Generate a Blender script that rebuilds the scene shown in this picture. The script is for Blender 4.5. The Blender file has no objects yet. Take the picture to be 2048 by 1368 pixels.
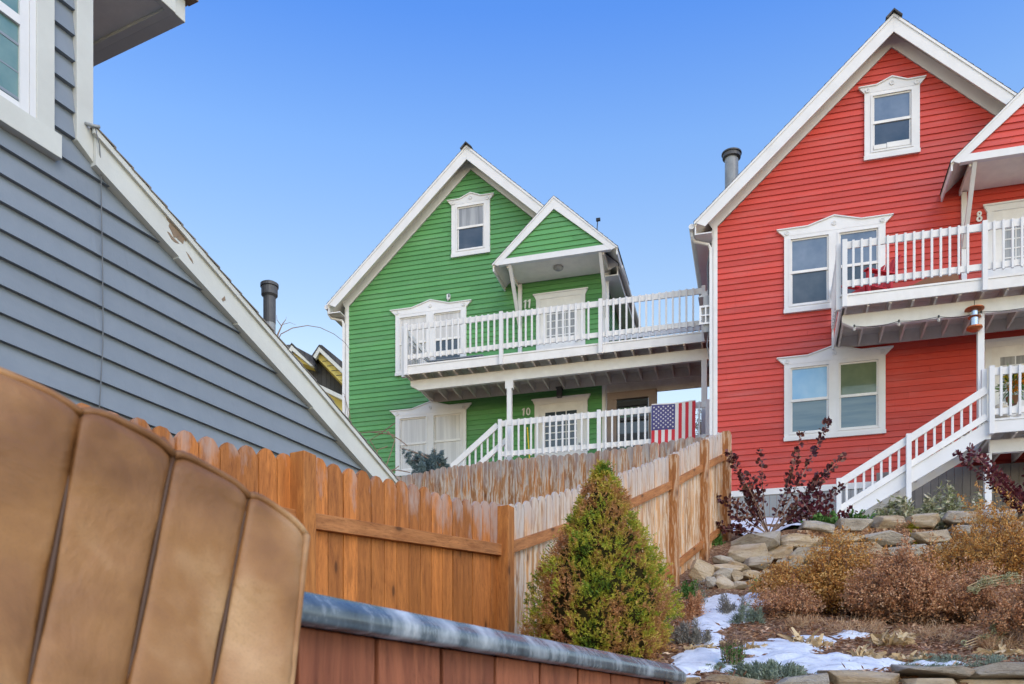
import bpy, bmesh, math, random
import numpy as np
from mathutils import Vector, Matrix, noise
random.seed(7); rng = np.random.default_rng(7)
R = math.radians; PI = math.pi
SC = bpy.context.scene; COL = SC.collection
# ---------------------------------------------------------------- camera
F, HZ, CZ = 1845.0, 1480.0, 0.75
cam = bpy.data.objects.new('camera', bpy.data.cameras.new('camera')); COL.objects.link(cam)
cam.location = (0, 0, CZ); cam.rotation_euler = (R(90), 0, 0)
cam.data.sensor_width = 36; cam.data.lens = 36*F/2048
cam.data.shift_y = (HZ-684)/2048
cam.data.clip_start = 0.05; cam.data.clip_end = 2000
cam.data.dof.use_dof = True; cam.data.dof.focus_distance = 8; cam.data.dof.aperture_fstop = 11
SC.camera = cam
# ---------------------------------------------------------------- sky, sun, exposure
SUN_EL, SUN_AZ = 42, 150      # azimuth clockwise from +Y (the view direction)
w = bpy.data.worlds.new('World'); SC.world = w; w.use_nodes = True
wn = w.node_tree.nodes; wl = w.node_tree.links
sky = wn.new('ShaderNodeTexSky'); sky.sky_type = 'NISHITA'; sky.sun_disc = False
sky.sun_elevation = R(SUN_EL); sky.sun_rotation = R(SUN_AZ)
sky.altitude = 2100; sky.air_density = 1.0; sky.dust_density = 0.3; sky.ozone_density = 1.0
bg = wn['Background']; bg.inputs['Strength'].default_value = 0.13
# the sky's own colour graded by height above the horizon (pale near the ridge, deep blue above)
wtc = wn.new('ShaderNodeTexCoord'); wsep = wn.new('ShaderNodeSeparateXYZ'); wl.new(wtc.outputs['Generated'], wsep.inputs[0])
wr = wn.new('ShaderNodeValToRGB'); we = wr.color_ramp.elements
we[0].position = .36; we[0].color = (1.0, .80, .585, 1); we[1].position = .70; we[1].color = (.25, .50, .80, 1)
for p_, c_ in ((.414, (.82, .74, .60)), (.539, (.55, .665, .74)), (.62, (.315, .525, .79))):
    x_ = we.new(p_); x_.color = (*c_, 1)
wl.new(wsep.outputs['Z'], wr.inputs[0])
wm = wn.new('ShaderNodeVectorMath'); wm.operation = 'MULTIPLY'; wl.new(sky.outputs[0], wm.inputs[0]); wl.new(wr.outputs[0], wm.inputs[1])
wsc = wn.new('ShaderNodeVectorMath'); wsc.operation = 'SCALE'; wsc.inputs['Scale'].default_value = 2.0; wl.new(wm.outputs[0], wsc.inputs[0])
wl.new(wsc.outputs[0], bg.inputs['Color'])
sl = bpy.data.lights.new('sun', 'SUN'); sl.energy = 0.95; sl.angle = R(40); sl.color = (1.0, 0.88, 0.74)
so = bpy.data.objects.new('sun', sl); COL.objects.link(so)
d = Vector((math.sin(R(SUN_AZ))*math.cos(R(SUN_EL)), math.cos(R(SUN_AZ))*math.cos(R(SUN_EL)), math.sin(R(SUN_EL))))
so.rotation_euler = d.to_track_quat('Z', 'Y').to_euler()
SC.view_settings.view_transform = 'Standard'; SC.view_settings.look = 'None'
SC.view_settings.exposure = 1.0; SC.view_settings.gamma = 1
# ---------------------------------------------------------------- helpers
def P(u, v, Y): return Vector(((u-1024)/F*Y, Y, CZ+(HZ-v)/F*Y))
def tag(o, label=None, cat=None, group=None, kind=None):
    if label: o['label'] = label
    if cat: o['category'] = cat
    if group: o['group'] = group
    if kind: o['kind'] = kind
    return o
def empty(name, loc, rz=0, label=None, cat=None, group=None):
    o = bpy.data.objects.new(name, None); COL.objects.link(o)
    o.location = loc; o.rotation_euler = (0, 0, rz); o.empty_display_size = .2
    return tag(o, label, cat, group)
def copy_tree(o, parent=None):
    c = o.copy(); COL.objects.link(c); c.parent = parent
    for ch in list(o.children): copy_tree(ch, c)
    return c
class MB:
    def __init__(s): s.v = []; s.f = []; s.h = []; s.m = []
    def add(s, vs, fs, h=None, mi=0):
        b = len(s.v); s.v += [tuple(x) for x in vs]; s.f += [tuple(b+i for i in f) for f in fs]
        s.h += h if h else [0.0]*len(vs); s.m += [mi]*len(fs); return s
    def box(s, x0, x1, y0, y1, z0, z1):
        return s.add([(x0,y0,z0),(x1,y0,z0),(x1,y1,z0),(x0,y1,z0),(x0,y0,z1),(x1,y0,z1),(x1,y1,z1),(x0,y1,z1)],
              [(0,3,2,1),(4,5,6,7),(0,1,5,4),(1,2,6,5),(2,3,7,6),(3,0,4,7)])
    def prism(s, poly, y0, y1, mi=0):            # polygon in x,z extruded along y
        n = len(poly)
        a = sum(poly[i][0]*poly[(i+1)%n][1]-poly[(i+1)%n][0]*poly[i][1] for i in range(n))
        if a < 0: poly = poly[::-1]
        vs = [(x, y0, z) for x, z in poly]+[(x, y1, z) for x, z in poly]
        fs = [tuple(range(n)), tuple(range(2*n-1, n-1, -1))]+[(i, i+n, (i+1)%n+n, (i+1)%n) for i in range(n)]
        return s.add(vs, fs, mi=mi)
    def beam(s, p, q, wd, ht, up=(0, 0, 1)):      # centred rectangular bar
        p = Vector(p); q = Vector(q); d = (q-p).normalized(); up = Vector(up)
        sd = d.cross(up).normalized(); u2 = sd.cross(d).normalized()
        c = [-sd*wd/2-u2*ht/2, sd*wd/2-u2*ht/2, sd*wd/2+u2*ht/2, -sd*wd/2+u2*ht/2]
        return s.add([p+k for k in c]+[q+k for k in c], [(3,2,1,0),(4,5,6,7),(0,1,5,4),(1,2,6,5),(2,3,7,6),(3,0,4,7)])
    def tube(s, pts, r, n=6, cap=True):
        pts = [Vector(p) for p in pts]; rr = r if isinstance(r, (list, tuple)) else [r]*len(pts)
        b = []; vs = []; fs = []
        for i, p in enumerate(pts):
            d = (pts[min(i+1, len(pts)-1)]-pts[max(i-1, 0)]).normalized()
            a = d.cross(Vector((.3, .1, 1)) if abs(d.z) < .9 else Vector((1, .2, 0))).normalized(); c = d.cross(a)
            vs += [p+(a*math.cos(2*PI*k/n)+c*math.sin(2*PI*k/n))*rr[i] for k in range(n)]
        for i in range(len(pts)-1):
            for k in range(n): fs.append((i*n+k, i*n+(k+1)%n, (i+1)*n+(k+1)%n, (i+1)*n+k))
        if cap: fs += [tuple(range(n-1, -1, -1)), tuple(range((len(pts)-1)*n, len(pts)*n))]
        return s.add(vs, fs)
    def lathe(s, c, prof, n=20):                 # profile of (radius, z)
        c = Vector(c); vs = []; fs = []
        for r, z in prof: vs += [c+Vector((r*math.cos(2*PI*k/n), r*math.sin(2*PI*k/n), z)) for k in range(n)]
        for i in range(len(prof)-1):
            for k in range(n): fs.append((i*n+k, i*n+(k+1)%n, (i+1)*n+(k+1)%n, (i+1)*n+k))
        fs += [tuple(range(n-1, -1, -1)), tuple(range((len(prof)-1)*n, len(prof)*n))]
        return s.add(vs, fs)
    def build(s, name, mat, parent=None, bevel=0, smooth=False, label=None):
        me = bpy.data.meshes.new(name); me.from_pydata(s.v, [], s.f); me.validate()
        if any(s.h):
            at = me.attributes.new('h', 'FLOAT', 'POINT'); at.data.foreach_set('value', s.h)
        for m in (mat if isinstance(mat, (list, tuple)) else [mat]): me.materials.append(m)
        if isinstance(mat, (list, tuple)): me.polygons.foreach_set('material_index', s.m)
        if smooth: me.polygons.foreach_set('use_smooth', [True]*len(me.polygons))
        o = bpy.data.objects.new(name, me); COL.objects.link(o)
        if parent: o.parent = parent
        if bevel:
            b = o.modifiers.new('bevel', 'BEVEL'); b.width = bevel; b.segments = 2; b.limit_method = 'ANGLE'
        if label: o['label'] = label
        return o
def npmesh(name, V, Fc, mat, parent=None, h=None, smooth=False):
    V = np.asarray(V, dtype=np.float32); Fc = np.asarray(Fc, dtype=np.int32)
    me = bpy.data.meshes.new(name); k = Fc.shape[1]
    me.vertices.add(len(V)); me.vertices.foreach_set('co', V.ravel())
    me.loops.add(Fc.size); me.loops.foreach_set('vertex_index', Fc.ravel())
    me.polygons.add(len(Fc)); me.polygons.foreach_set('loop_start', np.arange(0, Fc.size, k, dtype=np.int32))
    me.update(calc_edges=True)
    if h is not None:
        at = me.attributes.new('h', 'FLOAT', 'POINT'); at.data.foreach_set('value', np.asarray(h, dtype=np.float32))
    if smooth: me.polygons.foreach_set('use_smooth', [True]*len(me.polygons))
    me.materials.append(mat)
    o = bpy.data.objects.new(name, me); COL.objects.link(o)
    if parent: o.parent = parent
    return o
def leaves(name, pts, dirs, L, W, mat, parent=None, round_=False):
    pts = np.asarray(pts); dirs = np.asarray(dirs); n = len(pts)
    dirs = dirs/(np.linalg.norm(dirs, axis=1)[:, None]+1e-9)
    rv = rng.normal(size=(n, 3)); sd = np.cross(dirs, rv); sd /= np.linalg.norm(sd, axis=1)[:, None]
    nm = np.cross(dirs, sd)
    L = (np.ones(n)*L*rng.uniform(.7, 1.25, n))[:, None]; W = (np.ones(n)*W*rng.uniform(.7, 1.25, n))[:, None]
    if round_:
        V = np.stack([pts, pts+dirs*L*.35+sd*W*.5+nm*W*.12, pts+dirs*L*.8+sd*W*.36+nm*W*.1, pts+dirs*L-nm*W*.1,
                      pts+dirs*L*.8-sd*W*.36+nm*W*.1, pts+dirs*L*.35-sd*W*.5+nm*W*.12], 1).reshape(-1, 3); k = 6
    else:
        V = np.stack([pts, pts+dirs*L*.45+sd*W*.5, pts+dirs*L, pts+dirs*L*.45-sd*W*.5], 1).reshape(-1, 3); k = 4
    return npmesh(name, V, np.arange(n*k).reshape(n, k), mat, parent)
# ---------------------------------------------------------------- materials
def new_mat(name, rough=.6, spec=.4):
    m = bpy.data.materials.new(name); m.use_nodes = True; b = m.node_tree.nodes['Principled BSDF']
    b.inputs['Roughness'].default_value = rough; b.inputs['Specular IOR Level'].default_value = spec
    return m, m.node_tree.nodes, m.node_tree.links, b
def N(nd, t, **kw):
    n = nd.new(t)
    for k, v in kw.items():
        if k in n.inputs.keys() if isinstance(k, str) else False: n.inputs[k].default_value = v
        else: setattr(n, k, v)
    return n
def ramp(nd, stops, interp='LINEAR'):
    r = nd.new('ShaderNodeValToRGB'); e = r.color_ramp.elements; r.color_ramp.interpolation = interp
    e[0].position = stops[0][0]; e[0].color = (*stops[0][1], 1)
    e[1].position = stops[-1][0]; e[1].color = (*stops[-1][1], 1)
    for p, c in stops[1:-1]: x = e.new(p); x.color = (*c, 1)
    return r
def mixc(nd, lk, a, b, fac, mode='MIX'):
    m = nd.new('ShaderNodeMix'); m.data_type = 'RGBA'; m.blend_type = mode
    for s, x in ((0, fac), (6, a), (7, b)):
        if hasattr(x, 'is_linked') or hasattr(x, 'links'): lk.new(x, m.inputs[s])
        elif s == 0: m.inputs[0].default_value = x
        else: m.inputs[s].default_value = (*x, 1)
    return m.outputs[2]
def coords(nd, lk, scale=(1, 1, 1), rnd=False):
    tc = nd.new('ShaderNodeTexCoord'); mp = nd.new('ShaderNodeMapping'); mp.inputs['Scale'].default_value = scale
    lk.new(tc.outputs['Object'], mp.inputs['Vector'])
    if rnd:
        g = nd.new('ShaderNodeNewGeometry'); ml = nd.new('ShaderNodeMath'); ml.operation = 'MULTIPLY'; ml.inputs[1].default_value = 37
        lk.new(g.outputs['Random Per Island'], ml.inputs[0]); cx = nd.new('ShaderNodeCombineXYZ')
        for i in range(3): lk.new(ml.outputs[0], cx.inputs[i])
        lk.new(cx.outputs[0], mp.inputs['Location'])
    return mp.outputs[0]
def noi(nd, lk, vec, scale, detail=5, rough=.6):
    n = nd.new('ShaderNodeTexNoise'); n.inputs['Scale'].default_value = scale
    n.inputs['Detail'].default_value = detail; n.inputs['Roughness'].default_value = rough
    lk.new(vec, n.inputs['Vector']); return n.outputs['Fac']
def bump(nd, lk, b, h, strength=.3, dist=.01):
    bp = nd.new('ShaderNodeBump'); bp.inputs['Strength'].default_value = strength; bp.inputs['Distance'].default_value = dist
    lk.new(h, bp.inputs['Height']); lk.new(bp.outputs[0], b.inputs['Normal'])
def paint(name, col, var=.12, rough=.55, dirt=.25, dirtcol=None, scale=2.5, chips=0, stretch=(1, 1, 1), fade=0):
    m, nd, lk, b = new_mat(name, rough, .35)
    v = coords(nd, lk, stretch)
    g = nd.new('ShaderNodeNewGeometry')
    r1 = ramp(nd, [(0, tuple(c*(1-var) for c in col)), (1, tuple(min(c*(1+var), .9) for c in col))])
    lk.new(g.outputs['Random Per Island'], r1.inputs[0])
    n1 = noi(nd, lk, v, scale, 6, .65)
    rr = ramp(nd, [(.35, (0, 0, 0)), (.75, (1, 1, 1))]); lk.new(n1, rr.inputs[0])
    dc = dirtcol or tuple(c*.72 for c in col)
    ml = nd.new('ShaderNodeMath'); ml.operation = 'MULTIPLY'; ml.inputs[1].default_value = dirt; lk.new(rr.outputs[0], ml.inputs[0])
    c = mixc(nd, lk, r1.outputs[0], dc, ml.outputs[0])
    n3 = noi(nd, lk, v, 60, 3)
    c = mixc(nd, lk, c, tuple(x*.6 for x in col), _fac(nd, lk, n3, .68, .8, .35))
    if chips:
        n2 = noi(nd, lk, v, 14, 8, .7)
        c = mixc(nd, lk, c, (.22, .17, .12), _fac(nd, lk, n2, .70, .73, chips))
    if fade:
        c = mixc(nd, lk, c, tuple(min(1, x*.8+.10) for x in col), _fac(nd, lk, noi(nd, lk, coords(nd, lk, (.5, .5, 3)), 1.4, 7, .7), .5, .74, fade))
        c = mixc(nd, lk, c, tuple(x*.55 for x in col), _fac(nd, lk, noi(nd, lk, coords(nd, lk, (14, 14, .9)), 1.5, 6, .7), .58, .78, fade*.8))
    lk.new(c, b.inputs['Base Color']); bump(nd, lk, b, n3, .25, .004)
    return m
def _fac(nd, lk, x, a, bb, k):
    mr = nd.new('ShaderNodeMapRange'); mr.inputs[1].default_value = a; mr.inputs[2].default_value = bb
    mr.inputs[3].default_value = 0; mr.inputs[4].default_value = k; lk.new(x, mr.inputs[0]); return mr.outputs[0]
def foliage(name, stops, scale=3.0, mixr=.55, rough=.6, trans=.15):
    m, nd, lk, b = new_mat(name, rough, .25)
    v = coords(nd, lk); n1 = noi(nd, lk, v, scale, 3); g = nd.new('ShaderNodeNewGeometry')
    mx = nd.new('ShaderNodeMix'); mx.data_type = 'FLOAT'; mx.inputs[0].default_value = mixr
    st = nd.new('ShaderNodeMapRange'); st.inputs[1].default_value = .32; st.inputs[2].default_value = .68; lk.new(n1, st.inputs[0])
    lk.new(st.outputs[0], mx.inputs[2]); lk.new(g.outputs['Random Per Island'], mx.inputs[3])
    r = ramp(nd, stops); lk.new(mx.outputs[0], r.inputs[0]); lk.new(r.outputs[0], b.inputs['Base Color'])
    if trans:
        t = nd.new('ShaderNodeBsdfTranslucent'); lk.new(r.outputs[0], t.inputs[0]); ms = nd.new('ShaderNodeMixShader'); ms.inputs[0].default_value = trans
        lk.new(b.outputs[0], ms.inputs[1]); lk.new(t.outputs[0], ms.inputs[2]); lk.new(ms.outputs[0], nd['Material Output'].inputs[0])
    return m
def wood_stain(name, base, dark, grey, tip=.0, peel=0.0, greyall=0.0, hz=False):
    """stained board: fine grain, cathedral bands, knots, nail heads; weathering gathers at the picket tips (attribute h)"""
    m, nd, lk, b = new_mat(name, .62, .28)
    G = (lambda a, c: (c, a, a)) if hz else (lambda a, c: (a, a, c))
    wv = coords(nd, lk, G(1, .12), True)
    dn = nd.new('ShaderNodeTexNoise'); dn.inputs['Scale'].default_value = 5; dn.inputs['Detail'].default_value = 2; lk.new(coords(nd, lk, G(1, .5), True), dn.inputs['Vector'])
    va = nd.new('ShaderNodeVectorMath'); va.operation = 'MULTIPLY_ADD'; lk.new(dn.outputs['Color'], va.inputs[0]); va.inputs[1].default_value = (.06, .06, .06); lk.new(wv, va.inputs[2])
    fine = noi(nd, lk, va.outputs[0], 95, 4, .75); band = noi(nd, lk, va.outputs[0], 26, 4, .6); big = noi(nd, lk, coords(nd, lk, G(4, 1.4), True), 1.6, 5, .65)
    g = nd.new('ShaderNodeNewGeometry')
    r = ramp(nd, [(.30, dark), (.46, tuple(x*.6+y*.4 for x, y in zip(base, dark))), (.54, base), (.72, tuple(min(1, c*1.22) for c in base))]); lk.new(band, r.inputs[0])
    fr = ramp(nd, [(.34, (.66, .62, .58)), (.45, (.95, .95, .95)), (.62, (1.10, 1.10, 1.10))]); lk.new(fine, fr.inputs[0])
    c = mixc(nd, lk, r.outputs[0], fr.outputs[0], 1.0, 'MULTIPLY')
    rv = ramp(nd, [(0, (.74, .72, .70)), (.5, (1, .98, .95)), (1, (1.2, 1.15, 1.08))]); lk.new(g.outputs['Random Per Island'], rv.inputs[0])
    c = mixc(nd, lk, c, rv.outputs[0], 1.0, 'MULTIPLY')
    at = nd.new('ShaderNodeAttribute'); at.attribute_name = 'h'
    fg = nd.new('ShaderNodeMath'); fg.operation = 'ADD'; lk.new(at.outputs['Fac'], fg.inputs[0]); lk.new(big, fg.inputs[1])
    if peel:
        pc = mixc(nd, lk, (.70, .58, .44), (.56, .45, .34), _fac(nd, lk, fine, .4, .6, 1))
        c = mixc(nd, lk, c, pc, _fac(nd, lk, band, .525-peel*.06, .56, min(1, peel+.15)))
    if tip: c = mixc(nd, lk, c, grey, _fac(nd, lk, fg.outputs[0], 1.44-tip, 1.66-tip*.4, .75))
    if greyall: c = mixc(nd, lk, c, grey, _fac(nd, lk, big, .62-greyall*.3, .72-greyall*.12, .8))
    vo = nd.new('ShaderNodeTexVoronoi'); vo.inputs['Scale'].default_value = 1.0; lk.new(coords(nd, lk, G(5.2, 2.1), True), vo.inputs['Vector'])
    c = mixc(nd, lk, c, tuple(x*.75 for x in dark), _fac(nd, lk, vo.outputs['Distance'], .20, .11, .55))
    c = mixc(nd, lk, c, tuple(x*.3 for x in dark), _fac(nd, lk, vo.outputs['Distance'], .10, .05, .9))
    lk.new(c, b.inputs['Base Color']); bump(nd, lk, b, fine, .5, .004)
    return m
WHITE = (.68, .68, .68)
M = {}
M['white'] = paint('white_paint', WHITE, .05, .5, .35, (.50, .49, .47), 3)
M['white_worn'] = paint('worn_white_paint', (.72, .71, .69), .05, .55, .4, (.46, .44, .42), 4, chips=.5)
M['cream_worn'] = paint('peeling_cream_paint', (.56, .57, .53), .04, .6, .35, (.38, .37, .33), 3, chips=.55)
M['red'] = paint('red_siding', (.52, .060, .040), .14, .55, .45, (.42, .055, .045), 1.6, fade=.5)
M['green'] = paint('green_siding', (.10, .285, .095), .14, .55, .45, (.065, .21, .07), 1.6, fade=.5)
M['grey'] = paint('blue_grey_siding', (.20, .23, .262), .05, .6, .4, (.15, .178, .21), 5, fade=.3)
M['yellow'] = paint('yellow_siding', (.62, .50, .13), .06)
M['plaster'] = paint('soffit_board', (.78, .74, .66), .03, .7, .3, (.45, .43, .40), 5)
M['deckwood'] = paint('under_deck_boards', (.66, .63, .58), .10, .7, .5, (.42, .35, .28), 4)
M['skirt'] = paint('grey_skirting', (.30, .31, .32), .08, .6, .3)
M['lattice'] = paint('dark_weathered_boards', (.20, .19, .18), .2, .7, .5, (.10, .09, .08), 3)
M['browntrim'] = paint('brown_weathered_frame', (.25, .19, .16), .1, .7, .4)
M['darkrubber'] = paint('black_metal', (.02, .02, .022), .1, .4)
M['galv'] = paint('galvanised_pipe', (.30, .32, .33), .03, .35, .6, (.12, .11, .10), 6)
M['galvdark'] = paint('sooty_pipe', (.09, .09, .09), .03, .45, .6, (.03, .03, .03), 6)
M['wire'] = paint('wire_grey', (.14, .15, .16), .02)
M['barewood'] = paint('bare_wood_patch', (.26, .19, .13), .12, .8, .6, (.12, .08, .05), 12)
M['copper'], nd, lk, b = new_mat('copper_rust', .35, .5); b.inputs['Base Color'].default_value = (.42, .12, .04, 1); b.inputs['Metallic'].default_value = .7
M['steel'], nd, lk, b = new_mat('polished_steel', .15, .5); b.inputs['Base Color'].default_value = (.6, .62, .65, 1); b.inputs['Metallic'].default_value = 1
M['bulb'], nd, lk, b = new_mat('clear_bulb_glass', .05, .6); b.inputs['Base Color'].default_value = (.7, .7, .68, 1); b.inputs['Transmission Weight'].default_value = .5
def shingle():
    m, nd, lk, b = new_mat('asphalt_shingle', .9, .2); v = coords(nd, lk)
    br = nd.new('ShaderNodeTexBrick'); lk.new(coords(nd, lk, (1, 1.4, 1)), br.inputs['Vector']); br.inputs['Scale'].default_value = 3
    br.inputs['Color1'].default_value = (.05, .05, .052, 1); br.inputs['Color2'].default_value = (.09, .088, .09, 1); br.inputs['Mortar'].default_value = (.02, .02, .02, 1)
    n = noi(nd, lk, v, 40, 4); c = mixc(nd, lk, br.outputs[0], (.14, .135, .13), _fac(nd, lk, n, .5, .8, .6))
    lk.new(c, b.inputs['Base Color']); bump(nd, lk, b, n, .6, .01); return m
M['shingle'] = shingle()
M['greyshingle'] = paint('weathered_grey_shingle', (.22, .20, .18), .2, .9, .5, (.12, .11, .10), 8)
def pane(name, c1, c2, scale=(1, 1, 1), rough=.08, lo=.35, hi=.65, nscale=1.5):
    m, nd, lk, b = new_mat(name, rough, .6); v = coords(nd, lk, scale); n = noi(nd, lk, v, nscale, 4)
    r = ramp(nd, [(lo, c1), (hi, c2)]); lk.new(n, r.inputs[0]); lk.new(r.outputs[0], b.inputs['Base Color'])
    n2 = noi(nd, lk, v, .8, 1); bump(nd, lk, b, n2, .04, .05)
    b.inputs['Coat Weight'].default_value = .5; b.inputs['Coat Roughness'].default_value = .03
    return m
M['glass_dark'] = pane('dark_screened_glass', (.03, .045, .06), (.075, .085, .10))
M['glass_blue'] = pane('blue_grey_glass', (.10, .14, .20), (.17, .21, .27))
M['glass_blind'] = pane('blue_window_blind', (.16, .36, .58), (.30, .50, .66), (1, 1, .6))
M['glass_olive'] = pane('olive_window_blind', (.09, .13, .075), (.15, .19, .11))
M['glass_teal'] = pane('teal_screened_glass', (.07, .13, .17), (.14, .20, .22), (.5, .5, 5))
M['curtain'] = pane('white_curtain_glass', (.46, .44, .42), (.62, .60, .57), (8, 8, .3), .25)
M['sheer'] = pane('grey_sheer_glass', (.20, .20, .20), (.38, .38, .37), (7, 7, .4), .2)
M['glass_green'] = pane('sea_green_glass', (.10, .19, .18), (.20, .30, .27), (1, 1, 1), .1, nscale=2.5)
M['fence_new'] = wood_stain('orange_stained_cedar', (.45, .165, .040), (.33, .112, .027), (.42, .34, .30), tip=-.05)
M['fence_mid'] = wood_stain('weathered_stained_cedar', (.62, .36, .17), (.44, .21, .08), (.46, .42, .40), tip=.34, peel=.75)
M['fence_new2'] = wood_stain('orange_cedar_grey_tips', (.40, .155, .042), (.22, .075, .020), (.36, .29, .26), tip=.22)
M['fence_old'] = wood_stain('grey_streaked_cedar', (.58, .30, .12), (.36, .13, .035), (.36, .32, .30), tip=.17, peel=.8)
M['rail'] = wood_stain('stained_rail', (.45, .19, .065), (.32, .12, .036), (.5, .4, .3), hz=True)
M['post'] = wood_stain('stained_post', (.46, .18, .045), (.34, .12, .030), (.5, .4, .3))
M['postmid'] = wood_stain('sun_bleached_post', (.42, .19, .062), (.28, .10, .03), (.5, .4, .3), peel=.3)
M['tubwood'] = wood_stain('red_brown_cabinet_board', (.30, .10, .048), (.20, .060, .030), (.3, .25, .2))
def vinyl():
    m, nd, lk, b = new_mat('brown_vinyl', .52, .35); v = coords(nd, lk)
    n = noi(nd, lk, v, 5, 4, .55); r = ramp(nd, [(.36, (.19, .080, .024)), (.5, (.32, .150, .050)), (.64, (.48, .28, .13))]); lk.new(n, r.inputs[0])
    n3 = noi(nd, lk, v, 500, 2); c = mixc(nd, lk, r.outputs[0], (.14, .08, .04), _fac(nd, lk, n3, .5, .8, .4))
    lk.new(c, b.inputs['Base Color']); nd_ = nd.new('ShaderNodeTexNoise'); nd_.inputs['Scale'].default_value = 7; nd_.inputs['Detail'].default_value = 6; nd_.inputs['Distortion'].default_value = .5; lk.new(v, nd_.inputs['Vector'])
    b1 = nd.new('ShaderNodeBump'); b1.inputs['Strength'].default_value = .55; b1.inputs['Distance'].default_value = .03; lk.new(nd_.outputs['Fac'], b1.inputs['Height'])
    b2 = nd.new('ShaderNodeBump'); b2.inputs['Strength'].default_value = .12; b2.inputs['Distance'].default_value = .002; lk.new(n3, b2.inputs['Height']); lk.new(b1.outputs[0], b2.inputs['Normal']); lk.new(b2.outputs[0], b.inputs['Normal'])
    return m
M['vinyl'] = vinyl()
M['vinyl_seam'] = paint('brown_vinyl_seam', (.075, .034, .014), .03, .5)  # dark brown painted for the shade inside the cover's seam gaps
def rimmat():
    m, nd, lk, b = new_mat('slate_acrylic_rim', .22, .6); v = coords(nd, lk, (1, .6, .4)); n = noi(nd, lk, v, 9, 8, .7)
    r = ramp(nd, [(.34, (.035, .048, .058)), (.48, (.09, .115, .13)), (.58, (.26, .29, .31)), (.70, (.55, .57, .58))]); lk.new(n, r.inputs[0])  # pale stops paint reflected sky as streaks into the rim colour
    lk.new(r.outputs[0], b.inputs['Base Color']); rr = ramp(nd, [(.4, (.15, .15, .15)), (.7, (.5, .5, .5))]); lk.new(n, rr.inputs[0]); lk.new(rr.outputs[0], b.inputs['Roughness'])
    return m
M['rim'] = rimmat()
def stone(name, a, bb, c):
    m, nd, lk, b = new_mat(name, .8, .25); v = coords(nd, lk, (1, 1, 2.2), True); n = noi(nd, lk, v, 3.2, 7, .6)
    r = ramp(nd, [(.3, a), (.5, bb), (.72, c)]); lk.new(n, r.inputs[0]); n2 = noi(nd, lk, v, 22, 7, .75); st_ = noi(nd, lk, coords(nd, lk, (.6, .6, 9), True), 2.4, 6, .65)
    cc = mixc(nd, lk, r.outputs[0], (.12, .09, .06), _fac(nd, lk, n2, .56, .70, .7)); cc = mixc(nd, lk, cc, (.20, .13, .07), _fac(nd, lk, st_, .55, .66, .65)); cc = mixc(nd, lk, cc, (.50, .27, .08), _fac(nd, lk, noi(nd, lk, v, 1.4, 3), .60, .70, .7))
    g = nd.new('ShaderNodeNewGeometry'); rv = ramp(nd, [(0, (.82, .80, .78)), (1, (1.12, 1.1, 1.06))]); lk.new(g.outputs['Random Per Island'], rv.inputs[0])
    cc = mixc(nd, lk, cc, rv.outputs[0], 1.0, 'MULTIPLY')
    lk.new(cc, b.inputs['Base Color']); bump(nd, lk, b, n2, 1.0, .035); return m
M['stone'] = stone('tan_sandstone', (.36, .24, .13), (.54, .42, .28), (.64, .55, .43))
M['stone_grey'] = stone('grey_sandstone', (.28, .235, .18), (.48, .42, .34), (.60, .55, .47))
def groundmat():
    m, nd, lk, b = new_mat('bark_mulch', .95, .1); v = coords(nd, lk)
    vo = nd.new('ShaderNodeTexVoronoi'); vo.inputs['Scale'].default_value = 38; lk.new(coords(nd, lk, (1, 1.8, 1)), vo.inputs['Vector'])
    r = ramp(nd, [(0, (.08, .04, .024)), (.5, (.24, .115, .06)), (.85, (.40, .235, .13)), (1, (.60, .43, .28))])
    sx = nd.new('ShaderNodeSeparateColor'); lk.new(vo.outputs['Color'], sx.inputs[0]); lk.new(sx.outputs[0], r.inputs[0])
    n = noi(nd, lk, v, 1.2, 5); c = mixc(nd, lk, r.outputs[0], (.07, .045, .03), _fac(nd, lk, n, .4, .7, .6))
    lk.new(c, b.inputs['Base Color']); bump(nd, lk, b, vo.outputs['Distance'], .8, .02); return m
M['mulch'] = groundmat()
m, nd, lk, b = new_mat('old_snow', .55, .3); v = coords(nd, lk); n = noi(nd, lk, v, 9, 6, .65)
r = ramp(nd, [(.3, (.55, .57, .61)), (.6, (.70, .72, .75))]); lk.new(n, r.inputs[0])
c = mixc(nd, lk, r.outputs[0], (.12, .09, .07), _fac(nd, lk, noi(nd, lk, coords(nd, lk, (1, 2.6, 1)), 7, 8, .78), .56, .66, .9))
lk.new(c, b.inputs['Base Color']); bump(nd, lk, b, n, .5, .03); M['snow'] = m
# vegetation colours
M['conifer'] = foliage('conifer_needles', [(0, (.04, .09, .02)), (.15, (.10, .20, .025)), (.36, (.36, .40, .035)), (.5, (.52, .42, .06)), (.62, (.50, .27, .09)), (1, (.44, .19, .10))], 4.6, .18)
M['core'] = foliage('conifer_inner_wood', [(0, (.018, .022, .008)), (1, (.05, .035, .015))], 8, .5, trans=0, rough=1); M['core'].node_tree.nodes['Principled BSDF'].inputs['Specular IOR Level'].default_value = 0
M['purple'] = foliage('purple_leaf', [(0, (.04, .012, .018)), (.45, (.09, .026, .032)), (.7, (.16, .05, .04)), (1, (.32, .19, .12))], 2.5, .65, .4)
M['crimson'] = foliage('crimson_leaf', [(0, (.06, .012, .022)), (.5, (.14, .028, .042)), (.8, (.24, .07, .06)), (1, (.36, .20, .13))], 2.5, .65, .4)
M['orange'] = foliage('dry_orange_leaf', [(0, (.24, .10, .035)), (.35, (.50, .22, .055)), (.65, (.62, .34, .09)), (1, (.70, .50, .22))], 5, .6)
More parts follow.
